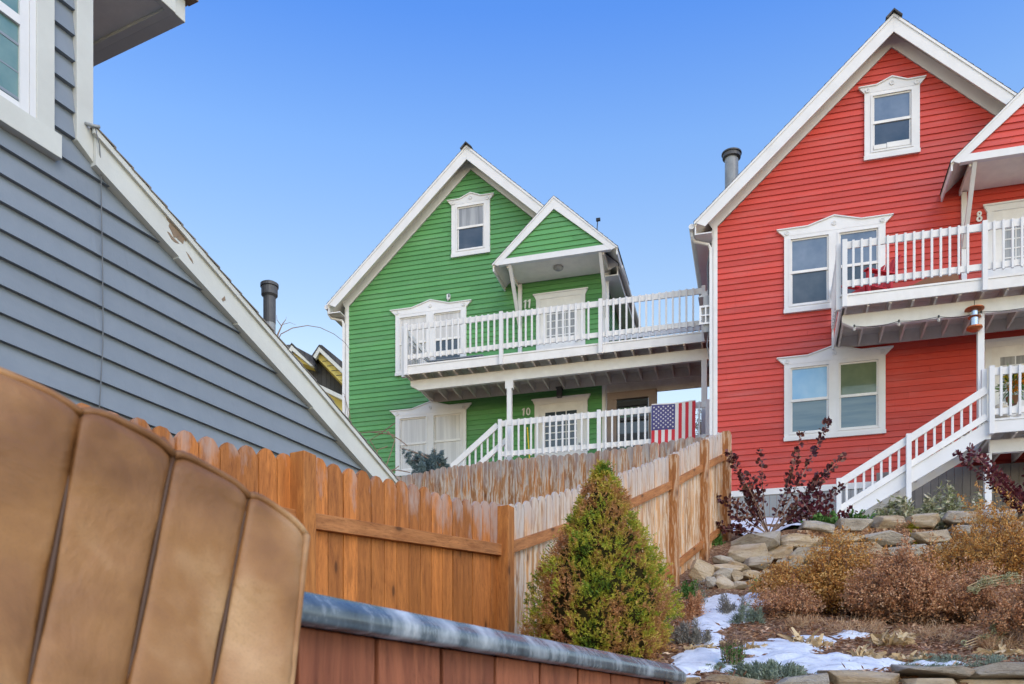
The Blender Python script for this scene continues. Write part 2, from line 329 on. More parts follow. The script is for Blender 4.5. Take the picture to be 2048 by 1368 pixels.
M['rusty'] = foliage('dry_rusty_leaf', [(0, (.22, .09, .045)), (.4, (.46, .21, .10)), (.7, (.60, .33, .17)), (1, (.72, .50, .32))], 5, .6)
M['twig'] = foliage('brown_twig', [(0, (.12, .065, .045)), (1, (.36, .24, .17))], 3, .7, trans=0)
M['palegrass'] = foliage('straw_stalk', [(0, (.34, .21, .10)), (.5, (.58, .42, .23)), (1, (.74, .60, .40))], 3, .7)
M['rustygrass'] = foliage('dry_grass_blade', [(0, (.26, .12, .06)), (.5, (.50, .30, .16)), (1, (.72, .54, .34))], 3, .7)
M['green_leaf'] = foliage('green_leaf', [(0, (.035, .09, .02)), (.6, (.09, .20, .04)), (1, (.22, .32, .09))], 4, .6)
M['sage'] = foliage('sage_leaf', [(0, (.09, .11, .08)), (.5, (.20, .25, .18)), (1, (.38, .42, .34))], 4, .6)
M['greyherb'] = foliage('grey_herb', [(0, (.13, .11, .09)), (.6, (.27, .25, .21)), (1, (.45, .42, .38))], 4, .6)
M['wilted'] = foliage('wilted_leaf', [(0, (.16, .12, .08)), (.3, (.24, .27, .12)), (.6, (.46, .42, .27)), (1, (.66, .60, .46))], 3, .6)
M['moss'] = foliage('yellow_moss', [(0, (.16, .15, .01)), (1, (.45, .36, .03))], 4, .7)
M['spruce'] = foliage('blue_spruce_needles', [(0, (.06, .10, .10)), (.6, (.16, .23, .235)), (1, (.28, .36, .37))], 4, .6)
M['sedumhead'] = foliage('pale_sedum_heads', [(0, (.26, .28, .12)), (.6, (.48, .47, .28)), (1, (.66, .60, .42))], 4, .7)
M['farleaf'] = foliage('olive_leaf', [(0, (.10, .09, .02)), (.6, (.22, .19, .06)), (1, (.34, .28, .12))], 4, .7)
# ---------------------------------------------------------------- terrain
def itp(x, xs, ys): return float(np.interp(x, xs, ys))
FX = [-60, 2.5, 4, 7.27, 11.16, 13.3, 20, 25, 35, 60, 400]; FZ = [0, 0, .63, 1.06, 2.655, 3.67, 5.6, 6.9, 9.0, 11.0, 30]
GX = [-60, 5.60, 5.63, 7.0, 11.3, 11.9, 12.0, 13.3, 16.5, 18, 20, 25, 35, 60, 400]
GZ = [0, 0, 1.10, 1.46, 2.60, 2.72, 3.50, 3.76, 4.55, 5.0, 5.6, 6.9, 9.0, 11.0, 30]
def xf(Y): return (966*Y-7200)/F
def ground(X, Y):
    t = min(1, max(0, (X-xf(Y)-.35)/.9)); t = t*t*(3-2*t)
    z = itp(Y, FX, FZ)*(1-t)+itp(Y, GX, GZ)*t
    if Y > 5.7 and Y < 19: z += .05*noise.noise(Vector((X*1.3, Y*1.3, 0)))+.02*noise.noise(Vector((X*5, Y*5, 3)))
    return z
def gp(u, v, y0=5.7, y1=20):            # the point of the terrain on the sight line of a place in the photo
    Y = y0
    while Y < y1:
        p = P(u, v, Y)
        if p.z < ground(p.x, Y): return p
        Y += .03
    return P(u, v, y1)
def sheet(name, xs, ys, fz, mat, label=None, kind='structure', keep=None):
    V = [(x, y, fz(x, y)) for y in ys for x in xs]; nx = len(xs); Fc = []
    for j in range(len(ys)-1):
        for i in range(nx-1):
            q = (j*nx+i, j*nx+i+1, (j+1)*nx+i+1, (j+1)*nx+i)
            if keep is None or keep([V[k] for k in q]): Fc.append(q)
    o = npmesh(name, V, Fc, mat, smooth=True); o['kind'] = kind
    return o
xs = sorted(set([-400, -120, -40, -20, -10, -6]+[round(-4+.12*i, 3) for i in range(110)]+[10, 12, 15, 20, 40, 120, 400]))
ys = sorted(set([-60, -20, -5, 0, 2, 3, 4, 5, 5.5]+[5.58, 5.60, 5.63, 5.66]+[round(5.7+.1*i, 3) for i in range(64)]+[11.9, 11.94, 11.98, 12.02]+[round(12.1+.2*i, 2) for i in range(42)]+[21, 23, 25, 30, 35, 45, 60, 120, 400]))
sheet('ground', xs, ys, ground, M['mulch'])
SNOW = [(1450, 1215, 60, 30, 1), (1530, 1200, 60, 16, 1), (1590, 1188, 50, 14, .8), (1425, 1245, 40, 26, 1), (1470, 1235, 34, 16, .9), (1400, 1318, 60, 26, 1), (1500, 1335, 70, 22, 1), (1560, 1300, 90, 22, 1),
        (1650, 1330, 90, 24, 1), (1740, 1328, 70, 16, 1), (1620, 1285, 60, 14, .9), (1700, 1272, 40, 9, .7), (1385, 1338, 60, 14, 1), (1780, 1180, 60, 26, .5), (1840, 1165, 60, 18, .6), (1430, 1280, 30, 14, .8), (1880, 1330, 60, 7, .6)]
def snowmask(X, Y, Z):
    u = 1024+F*X/Y; v = HZ-F*(Z-CZ)/Y; s = -1
    for a, b_, ra, rb, k in SNOW:
        q = ((u-a)/ra)**2+((v-b_)/rb)**2; s = max(s, k*(1.0-q))
    return s+.6*noise.noise(Vector((X*3, Y*4, 5)))+.45*noise.noise(Vector((X*8, Y*14, 8)))+.35*noise.noise(Vector((X*20, Y*34, 2)))-.2
def snowz(x, y): 
    z = ground(x, y); m_ = snowmask(x, y, z); return z+min(.028, .05*m_)+.008*noise.noise(Vector((x*6, y*6, 1)))
so_ = sheet('snow', [round(.3+.025*i, 3) for i in range(190)], [round(5.66+.03*i, 3) for i in range(196)], snowz, M['snow'], keep=lambda q: max(snowmask(*k) for k in q) > -.1)
def snow2(x, y): return ground(x, y)+.10*(noise.noise(Vector((x*1.2, y*1.5, 2)))+.25*noise.noise(Vector((x*6, y*6, 2)))-.02)*(1 if y > 12.15 else 0)+(.012 if y > 12.15 else -.05)
sheet('snow', [round(3.4+.1*i, 3) for i in range(60)], [round(12.2+.1*i, 3) for i in range(64)], snow2, M['snow'])
# ---------------------------------------------------------------- clapboard siding
def siding(poly, mat, parent, name='wall', ex=.1285, y=0.0, t=.0225, zbase=None, nseg=0, flip=False):
    """lap boards filling a convex polygon in (x,z); each board leans out at its lower edge"""
    mb = MB(); z0 = min(p[1] for p in poly); z1 = max(p[1] for p in poly); zb = z0 if zbase is None else zbase
    def cut(z):
        xs_ = []
        for i in range(len(poly)):
            (x0, a), (x1, b_) = poly[i], poly[(i+1) % len(poly)]
            if (a-z)*(b_-z) <= 0 and a != b_: xs_.append(x0+(x1-x0)*(z-a)/(b_-a))
        return (min(xs_), max(xs_)) if len(xs_) >= 2 else None
    z = zb
    while z < z1-1e-4:
        lo = max(z, z0)+1e-5; hi = min(z+ex, z1)-1e-5
        knots = [lo]+sorted(p[1] for p in poly if lo < p[1] < hi)+[hi]
        for a, b_ in zip(knots[:-1], knots[1:]):
            ca, cb = cut(a), cut(b_)
            if not ca or not cb: continue
            ja, jb = [0], []
            # butt joints at random places
            L = ca[1]-ca[0]; js = []
            if L > 2 and random.random() < .6: js = [ca[0]+L*random.uniform(.2, .8)]
            edges = [0]+[(j-ca[0])/L for j in js]+[1]
            for e0, e1 in zip(edges[:-1], edges[1:]):
                g = .0015
                xa0 = ca[0]+L*e0+(g if e0 else 0); xa1 = ca[0]+L*e1-(g if e1 < 1 else 0)
                W2 = cb[1]-cb[0]; xb0 = cb[0]+W2*e0+(g if e0 else 0); xb1 = cb[0]+W2*e1-(g if e1 < 1 else 0)
                jit = random.uniform(-.0015, .0015)
                ya = y-(t+jit)*(1-(a-z)/ex)-.001; yb = y-(t+jit)*(1-(b_-z)/ex)-.001
                mb.add([(xa0, ya, a), (xa1, ya, a), (xb1, yb, b_), (xb0, yb, b_), (xa0, y+.02, a), (xa1, y+.02, a), (xb1, y+.02, b_), (xb0, y+.02, b_)],
                       [(0,1,2,3), (4,5,1,0), (1,5,6,2), (4,0,3,7), (3,2,6,7)])
        z += ex
    return mb.build(name, mat, parent)
# ---------------------------------------------------------------- houses
ANG = math.atan2(506, 1845)
def header(mb, x0, x1, z, over, flank, rise, drop, y0, y1, nofl=None):
    xc = (x0+x1)/2; a = x0-over; b_ = x1+over; pk = (b_-a)*.23
    mb.prism([(x0, z-drop), (x1, z-drop), (b_, z), (xc+pk, z), (xc, z+rise), (xc-pk, z), (a, z)], y0, y1)
    for s_ in ((a, z, xc-pk, z), (xc-pk, z, xc, z+rise), (xc, z+rise, xc+pk, z), (xc+pk, z, b_, z)):   # moulding on the upper edge
        mb.beam((s_[0], y0-.008, s_[1]), (s_[2], y0-.008, s_[3]), .03, .022)
    for xx, zz in ((x0+.06, z-.085), (xc, z-.01), (x1-.06, z-.085)):
        n = 18; vs = []; 
        for r_, yy in ((.048, y0-.002), (.048, y0-.018), (.030, y0-.018), (.026, y0-.008), (.012, y0-.008), (.010, y0-.02)):
            vs += [(xx+r_*math.cos(2*PI*k/n), yy, zz+r_*math.sin(2*PI*k/n)) for k in range(n)]
        fs = [(i*n+k, i*n+(k+1)%n, (i+1)*n+(k+1)%n, (i+1)*n+k) for i in range(5) for k in range(n)]+[tuple(range(5*n, 6*n))]
        mb.add(vs, fs)
def window(parent, x0, x1, z0, ztop, opens, mats, over=.155, rise=.15, drop=.15, ob=None, ot=None, half=.5, label=None):
    """casing board with openings, ornate header, sashes and panes; proud of the siding"""
    Y0 = -.062; mb = MB(); cas = .0; ob = ob or z0+.15; ot = ot or ztop-.235
    fr = MB()
    xsE = [x0]+[e for o in opens for e in o]+[x1]
    for i in range(0, len(xsE), 2): fr.box(xsE[i], xsE[i+1], Y0, -.004, ob, ztop-drop-.001)
    fr.box(x0, x1, Y0, -.004, z0, ob); 
    for a, b_ in opens: fr.box(a, b_, Y0, -.004, ot, ztop-drop-.001)
    header(fr, x0, x1, ztop, over, 0, rise, drop, Y0-.003, -.004)
    fr.box(x0-.012, x1+.012, Y0-.012, Y0-.0005, z0-.004, z0+.075)     # sill nosing
    f = fr.build('window', M['white'], parent, label=label)
    for (a, b_), mm in zip(opens, mats):
        tr = MB(); i_ = .028                                            # raised inner moulding round the opening
        tr.box(a-i_, a+.012, Y0-.012, Y0+.004, ob-i_, ot+i_).box(b_-.012, b_+i_, Y0-.012, Y0+.004, ob-i_, ot+i_)
        tr.box(a+.012, b_-.012, Y0-.012, Y0+.004, ot-.0, ot+i_).box(a+.012, b_-.012, Y0-.012, Y0+.004, ob-i_, ob)
        tr.build('moulding', M['white'], f)
        zm = ob+(ot-ob)*half; fw = .032
        s = MB()
        s.box(a+.012, a+.012+fw, -.044, -.024, zm, ot-.03).box(b_-.012-fw, b_-.012, -.044, -.024, zm, ot-.03)
        s.box(a+.012, b_-.012, -.043, -.024, ot-.03, ot-.001).box(a+.012, b_-.012, -.052, -.024, zm-.028, zm+.028)
        s.box(a+.012, a+.05, -.034, -.024, ob, zm-.03).box(b_-.05, b_-.012, -.034, -.024, ob, zm-.03).box(a+.05, b_-.05, -.034, -.024, ob+.001, ob+.04)
        s.build('sash', M['white_worn'], f)
        for (za, zb2), mt, nm in (((zm, ot-.03), mm[0], 'upper_pane'), ((ob+.03, zm-.02), mm[1], 'lower_pane')):
            g = MB(); g.box(a+.03, b_-.03, -.028 if nm == 'upper_pane' else -.0275, -.020, za, zb2)
            g.build('pane', M[mt], f)
        if mm[1] == 'curtain': pass
    return f
def digit(mb, ch, x, z, h, y):
    w_ = h*.55; t = h*.17
    if ch == '1':
        mb.prism([(x+w_*.34, z), (x+w_*.34+t, z), (x+w_*.50+t, z+h), (x+w_*.50, z+h), (x+w_*.12, z+h*.84), (x+w_*.10, z+h*.74), (x+w_*.42, z+h*.80)], y-.02, y)
    else:
        rings = {'8': [(.5, .27, .27), (.5, .74, .23)], '0': [(.5, .5, .5)]}[ch]
        for cx, cz, rz in rings:
            n = 20; rx = w_*.52 if ch == '0' else h*rz*.95
            o_ = [(x+w_*cx+rx*math.cos(2*PI*k/n), z+h*cz+h*rz*math.sin(2*PI*k/n)) for k in range(n)]
            i2 = [(x+w_*cx+(rx-t)*math.cos(2*PI*k/n), z+h*cz+(h*rz-t*.9)*math.sin(2*PI*k/n)) for k in range(n)]
            vs = [(a, y-.02, b_) for a, b_ in o_]+[(a, y-.02, b_) for a, b_ in i2]+[(a, y, b_) for a, b_ in o_]
            mb.add(vs, [(k, (k+1)%n, n+(k+1)%n, n+k) for k in range(n)]+[(k, 2*n+k, 2*n+(k+1)%n, (k+1)%n) for k in range(n)])
def door(parent, x0, x1, zt, zb, glass, label=None, lites=True):
    f = MB(); y = -.055
    f.box(x0, x0+.12, y, -.004, zb, zt-.13).box(x1-.12, x1, y, -.004, zb, zt-.13).prism([(x0-.0, zt-.14), (x1, zt-.14), (x1+.07, zt), (x0-.07, zt)], y-.004, -.004)
    f.box(x0-.08, x1+.08, y-.03, y-.004, zt-.02, zt+.012)
    F_ = f.build('door_frame', M['white'], parent)
    dd = MB(); a = x0+.121; b_ = x1-.121; g0 = a+.16; g1 = b_-.16; gz0 = zb+1.0; gz1 = zt-.36
    dd.box(a, g0, -.045, -.024, zb+.02, zt-.142).box(g1, b_, -.045, -.024, zb+.02, zt-.142).box(g0, g1, -.045, -.024, zb+.02, gz0).box(g0, g1, -.045, -.024, gz1, zt-.142)
    D_ = dd.build('door', M['white_worn'], parent, label=label)
    gl = MB(); gl.box(g0, g1, -.036, -.026, gz0, gz1); gl.build('pane', M[glass], D_)
    if lites:
        mt = MB()
        for k in (1, 2): xx = g0+(g1-g0)*k/3; mt.box(xx-.012, xx+.012, -.044, -.0365, gz0, gz1)
        for k in range(1, 5): zz = gz0+(gz1-gz0)*k/5; mt.box(g0, g1, -.0435, -.0366, zz-.012, zz+.012)
        mt.build('muntins', M['white'], D_)
    k = MB(); k.lathe((0, 0, 0), [(.012, 0), (.012, .03), (.03, .04), (.034, .06), (.02, .075)], 10)
    k.v = [(v_[0]+b_-.07, -.045-v_[2], v_[1]+zb+1.0) for v_ in k.v]; k.build('handle', M['galv'], D_, smooth=True)
def house(kind, o, lab, cat='house'):
    H_ = empty({'R': 'red_house', 'G': 'green_house'}[kind], o, -ANG, lab, cat)
    sm = M['red' if kind == 'R' else 'green']; W = 7.24; xc = 3.62; ez = 5.70; az = 8.99; k = (az-ez)/xc
    zt = 9.42; kr = .915; oh = -.36; DEP = 6.4
    siding([(0, 0), (W, 0), (W, ez), (xc, az), (0, ez)], sm, H_)
    core = MB(); core.prism([(0.0, -1.2), (W, -1.2), (W, ez-.02), (xc, az-.05), (0.0, ez-.02)], .021, DEP); core.build('wall_core', sm, H_)
    # side wall boards (lap boards on both flanks)
    for sx, xx in ((-1, 0.0), (1, W)):
        mb = MB(); z = 0
        while z < ez:
            mb.add([(xx+sx*.018, .0, z), (xx+sx*.018, DEP, z), (xx+sx*.002, DEP, z+.128), (xx+sx*.002, .0, z+.128), (xx, 0, z), (xx, DEP, z)], [(0,1,2,3), (0,4,5,1)]); z += .1285
        mb.build('side_wall', sm, H_)
    # corner boards, skirt board, skirting
    c = MB(); c.box(-.02, .085, -.034, .0, .0, ez+.12).box(-.034, -.0, -.034, .11, .0, ez+.03); c.build('corner_board', M['white'], H_)
    c = MB(); c.box(W-.085, W+.02, -.034, .0, .0, ez+.12).box(W, W+.034, -.034, .11, .0, ez+.03); c.build('corner_board', M['white'], H_)
    c = MB(); c.box(-.03, W+.03, -.04, .0, -.13, -.002); c.build('skirt_board', M['white'], H_)
    c = MB(); x = -.02
    while x < W: c.box(x, min(x+.145, W+.02), -.02, .02, -1.6, -.132); x += .15
    c.build('skirting', M['skirt'], H_)
    # frieze boards along the gable
    c = MB(); fz = .30
    c.prism([(0.0, ez+.02), (xc, az+.01), (xc, az+.01+fz), (-.12, ez+.02+fz-.12*k)], -.036, 0)
    c.prism([(W, ez+.02), (xc+.0005, az+.01), (xc+.0005, az+.01+fz), (W+.12, ez+.02+fz-.12*k)], -.036, 0)
    c.build('frieze_board', M['white'], H_)
    # roof: two slabs, rake boards, soffits
    xe = 4.0; ze = zt-kr*xe
    for s in (-1, 1):
        r_ = MB(); e = .0005*s
        r_.prism([(xc+e, zt), (xc+s*xe, ze), (xc+s*xe, ze-.10), (xc+e, zt-.10)], oh-.0, DEP+.4); rf = r_.build('roof_board', M['plaster'], H_)
        sh = MB(); n = 30
        for i in range(n):                                                        # shingle courses
            a = xe*i/n; b_ = xe*(i+1)/n+.02; za = zt-kr*a+.008; zb = zt-kr*b_+.026
            sh.prism([(xc+s*a+e, za), (xc+s*b_, zb), (xc+s*b_, zb-.02), (xc+s*a+e, za-.006)], oh-.045, DEP+.42)
        sh.build('shingles', M['shingle'], H_)
        rk = MB(); rk.prism([(xc+e, zt-.005), (xc+s*(xe-.02), ze+.0), (xc+s*(xe-.02), ze-.02), (xc+s*(xe-.22), ze-.28+.20*kr-.02), (xc+e, zt-.36)], oh-.025, oh-.0005)
        rk.prism([(xc+e, zt+.003), (xc+s*(xe+.01), ze+.002), (xc+s*(xe+.01), ze-.06), (xc+e, zt-.06)], oh-.043, oh-.0252)
        rk.build('rake_board', M['white'], H_)
        fc = MB(); x1 = xc+s*xe; fc.box(min(x1, x1-s*.03), max(x1, x1-s*.03), oh+.01, DEP+.3, ze-.26, ze-.02)
        fc.box(min(x1-s*.03, xc+s*3.64), max(x1-s*.03, xc+s*3.64), oh+.01, DEP+.3, ze-.26, ze-.235)
        fc.build('eave_fascia', M['white'], H_)
        gt = MB(); gx = x1+s*.065; gt.tube([(gx, oh+.02, ze-.06), (gx, DEP+.3, ze-.06)], .062, 10); g_ = gt.build('gutter', M['white'], H_)
        dp = MB(); wx = xc+s*(3.62+.05)
        dp.tube([(gx, oh+.15, ze-.09), (gx, oh+.16, ze-.2), (gx-s*.05, oh+.22, ze-.29), (wx+s*.05, -.06, ze-.36), (wx+s*.01, -.06, ze-.46)], .034, 8)
        dp.box(wx-.032, wx+.032, -.095, -.04, .0, ze-.44)
        if not (s == 1): dp.build('downspout', M['white'], g_)
    rc = MB(); rc.prism([(xc-.16, zt-.09), (xc, zt+.065), (xc+.16, zt-.09), (xc+.13, zt-.11), (xc, zt+.03), (xc-.13, zt-.11)], oh-.10, DEP+.4); rc.build('ridge_cap', M['shingle'], H_)
    # windows
    if kind == 'R': mU = [('glass_blue', 'glass_dark'), ('glass_blue', 'glass_dark')]; mL = [('glass_blind', 'glass_teal'), ('glass_olive', 'glass_teal')]; mA = [('glass_blue', 'glass_dark')]
    else: mU = [('curtain', 'sheer'), ('curtain', 'glass_dark')]; mL = [('curtain', 'curtain'), ('curtain', 'curtain')]; mA = [('sheer', 'glass_dark')]
    op = [(1.60, 2.39), (2.58, 3.37)]
    window(H_, 1.48, 3.50, 3.71, 5.50, op, mU); window(H_, 1.48, 3.50, .98, 2.76, op, mL)
    window(H_, 3.09, 4.16, 6.71, 8.24, [(3.24, 4.01)], mA, over=.12, rise=.12, drop=.14, ob=6.87, ot=8.02, half=.52)
    if kind == 'R':
        ac = MB(); ac.box(3.27, 3.52, -.05, -.036, 6.91, 7.0); ac.box(3.53, 3.98, -.045, -.036, 6.91, 7.02); ac.build('window_vent_unit', M['white_worn'], H_)
    # doors, numbers
    door(H_, 5.42, 6.72, 5.42, 3.12, 'sheer'); door(H_, 5.38, 6.78, 2.68, .42, 'glass_dark' if kind == 'G' else 'sheer')
    nb = MB()
    if kind == 'R': digit(nb, '8', 5.22, 5.12, .22, -.018)
    else:
        digit(nb, '1', 5.06, 5.11, .22, -.018); digit(nb, '1', 5.17, 5.11, .22, -.018)
    nb.build('house_number', M['white'], H_)
    if kind == 'G':
        nb = MB(); digit(nb, '1', 5.02, 2.30, .20, -.018); digit(nb, '0', 5.15, 2.30, .20, -.018); nb.build('house_number', M['white'], H_)
    # porch gable
    py = -1.12; px = 6.14; pz = 7.26; pk = .93; pe = 1.58
    for s in (-1, 1):
        e = .0005*s; a = MB()
        a.prism([(px+e, pz), (px+s*pe, pz-pk*pe), (px+s*pe, pz-pk*pe-.08), (px+e, pz-.08)], py, .8 if s < 0 else 1.6); a.build('porch_roof_board', M['plaster'], H_)
        sh = MB()
        for i in range(13):
            aa = pe*i/13; b_ = pe*(i+1)/13+.02; za = pz-pk*aa+.008; zb = pz-pk*b_+.026
            sh.prism([(px+s*aa+e, za), (px+s*b_, zb), (px+s*b_, zb-.02), (px+s*aa+e, za-.006)], py-.045, .8)
        sh.build('porch_shingles', M['shingle'], H_)
        rk = MB(); rk.prism([(px+e, pz-.005), (px+s*(pe-.01), pz-pk*pe+.005), (px+s*(pe-.14), pz-pk*pe-.06), (px+e, pz-.31)], py-.03, py-.0005)
        rk.prism([(px+e, pz+.002), (px+s*(pe+.01), pz-pk*(pe+.01)+.002), (px+s*(pe+.01), pz-pk*pe-.045), (px+e, pz-.05)], py-.043, py-.0305)
        rk.build('porch_rake_board', M['white'], H_)
        fc = MB(); x1 = px+s*pe; fc.box(min(x1, x1-s*.03), max(x1, x1-s*.03), py+.005, -.04, pz-pk*pe-.17, pz-pk*pe-.0); fc.build('porch_eave_board', M['white'], H_)
        # braces and inner posts
        bx = px+s*1.15; br = MB()
        br.beam((bx, py+.06, 5.78), (bx, -.07, 4.62), .08, .10, (0, 1, 0)); br.box(bx-.05, bx+.05, -.09, -.02, 3.2, 5.74); br.build('porch_brace', M['white'], H_)
    siding([(px-1.38, 5.86), (px+1.38, 5.86), (px, 7.0)], sm, H_, 'porch_gable', y=py+.03, ex=.1285)
    bmn = MB(); bmn.box(px-1.42, px+1.42, py-.028, py+.08, 5.745, 5.885); bmn.build('porch_beam', M['white'], H_)
    cl = MB(); cl.box(px-1.2, px+1.2, py+.081, -.03, 5.77, 5.79); cl.box(px-1.24, px-1.2, py+.081, -.03, 5.70, 5.80).box(px+1.2, px+1.24, py+.081, -.03, 5.70, 5.80)
    cl.build('porch_ceiling', M['plaster'], H_)
    lt = MB(); lt.lathe((px, -.62, 5.68), [(.05, 0), (.10, .02), (.13, .05), (.13, .09)], 8); lt.build('porch_light', M['galv'], H_)
    return H_
def rail_bay(parent, p, q, ztop, h, first=.05, name='railing', step=.153, ndir=-1, by=None):
    """a bay of railing from local point p to q (same y or sloping); balusters are sub-parts"""
    p = Vector(p); q = Vector(q); mb = MB(); d = (q-p); L = math.hypot(d.x, d.y)
    mb.beam(p+Vector((0, 0, -.07)), q+Vector((0, 0, -.07)), .035, .135); mb.beam(p+Vector((0, 0, -h+.10)), q+Vector((0, 0, -h+.10)), .035, .115)
    r_ = mb.build(name, M['white_worn'], parent, .003)
    n = max(1, int((L-first)/step)); dx = Vector((d.x, d.y, 0)).normalized(); nrm = Vector((dx.y, -dx.x, 0))
    base = None
    for i in range(n):
        t = (first+.06+i*step)/L
        if t > 1-.03/L: break
        c_ = p+d*t+nrm*.036
        if base is None:
            bb = MB(); s_ = d.z/L
            bb.add([(x, y, z+s_*x) for z in (-h+.0, .0) for x, y in ((-.021, -.019), (.021, -.019), (.021, .018), (-.021, .018))],
                   [(0,3,2,1), (4,5,6,7), (0,1,5,4), (1,2,6,5), (2,3,7,6), (3,0,4,7)])
            base = bb.build('baluster', M['white'], r_, .003); o_ = base
        else:
            o_ = base.copy(); COL.objects.link(o_); o_.parent = r_
        o_.location = c_; o_.rotation_euler = (0, 0, math.atan2(dx.y, dx.x))
    return r_
def post(parent, x, y, z0, z1, w_=.10, name='post', mat='white'):
    mb = MB(); mb.box(x-w_/2, x+w_/2, y-w_/2, y+w_/2, z0, z1); return mb.build(name, M[mat], parent, .004)
YF = -1.9
def upper_deck(kind, o, lab):
    D = empty('wooden_deck', o, -ANG, lab, 'deck'); x0 = 2.5; x1 = 10.08 if kind == 'G' else 7.9; zt = 3.12 if kind == 'R' else 3.16; top = zt+.99
    fl = MB(); x = x0+.02
    y = YF+.03
    while y < -.03: fl.box(x0, x1, y, min(y+.135, -.025), zt-.04, zt); y += .142
    fl.build('floor_boards', M['deckwood'], D)
    ed = MB(); ed.box(x0-.03, x1, YF-.03, YF+.028, zt-.042, zt-.004); ed.build('deck_edge', M['white_worn'], D)
    fa = MB(); fa.box(x0, x1, YF-.018, YF+.02, zt-.24, zt-.044); fa.box(x0-.018, x0+.02, YF+.021, -.03, zt-.24, zt-.044); fa.build('fascia', M['white_worn'], D, .004)
    js = MB(); x = x0+.06
    while x < x1-.05: js.box(x, x+.04, YF+.021, -.061, zt-.262, zt-.0402); x += .40
    js.build('joists', M['deckwood'], D)
    be = MB(); be.prism([(x0+.03, zt-.263), (x1, zt-.263), (x1, zt-.53), (x0+.25, zt-.53), (x0+.03, zt-.40)], -1.60, -1.50); be.build('beam', M['white_worn'], D, .005)
    lg = MB(); lg.box(x0+.021, x1, -.06, -.024, zt-.275, zt-.0405); lg.build('ledger', M['deckwood'], D)
    sf = MB()                                   # boarding under the deck, running from the beam back to the ledger
    sf.add([(x0+.30, -1.49, zt-.51), (x1, -1.49, zt-.51), (x1, -.07, zt-.51), (x0+.05, -.07, zt-.51)], [(3, 2, 1, 0)]) if False else None
    if kind == 'R':
        br = MB(); br.prism([(-1.62, zt-.27), (-1.50, zt-.27), (-.10, zt-.86), (-.03, zt-.86), (-.03, zt-.62), (-.25, zt-.62)][::-1], x0-.02, x0+.10)
        br.v = [(v_[1], v_[0], v_[2]) for v_ in br.v]; 
        side = MB(); side.box(x0-.06, x0-.019, -.09, -.02, zt-.30, zt+.30); side.build('side_board', M['white'], D)
    px_ = [x0+.05, 5.02, 7.45, 9.83] if kind == 'G' else [x0+.05, 4.98, 7.43]
    for i, xx in enumerate(px_): post(D, xx, YF-.055, zt-.27, top+.02, .09, 'rail_post')
    post(D, x0-.055, YF+.06, zt-.27, top+.01, .09, 'rail_post')
    for a, b_ in zip(px_[:-1], px_[1:]): rail_bay(D, (a+.045, YF-.02, top), (b_-.045, YF-.02, top), top, .90)
    if kind == 'R': rail_bay(D, (px_[-1]+.045, YF-.02, top), (x1, YF-.02, top), top, .90)
    rail_bay(D, (x0-.02, -.08, top), (x0-.02, YF+.11, top), top, .90)
    sup = post(D, 5.12 if kind == 'G' else 4.99, -1.55, .42, zt-.53, .115, 'support_post')
    cp = MB(); xx = 5.12 if kind == 'G' else 4.99; cp.box(xx-.10, xx+.10, -1.61, -1.49, zt-.72, zt-.532); cp.build('post_cap', M['white'], sup) if kind == 'G' else None
    if kind == 'G':
        b2 = MB(); b2.box(7.28, x1, -.0215, .03, zt-.56, zt-.0405); b2.build('beam', M['deckwood'], D)
        rail_bay(D, (7.35, -.06, top-.02), (x1-.1, -.06, top-.02), top-.02, .90)
        post(D, 9.82, -1.55, .40, zt-.53, .13, 'support_post'); post(D, 9.98, -.08, .40, zt-.53, .12, 'support_post', 'deckwood')
    else:
        hb = MB()
        for k in range(4): hb.box(6.0+0, 6.01, 0, .01, 0, .01)
    return D
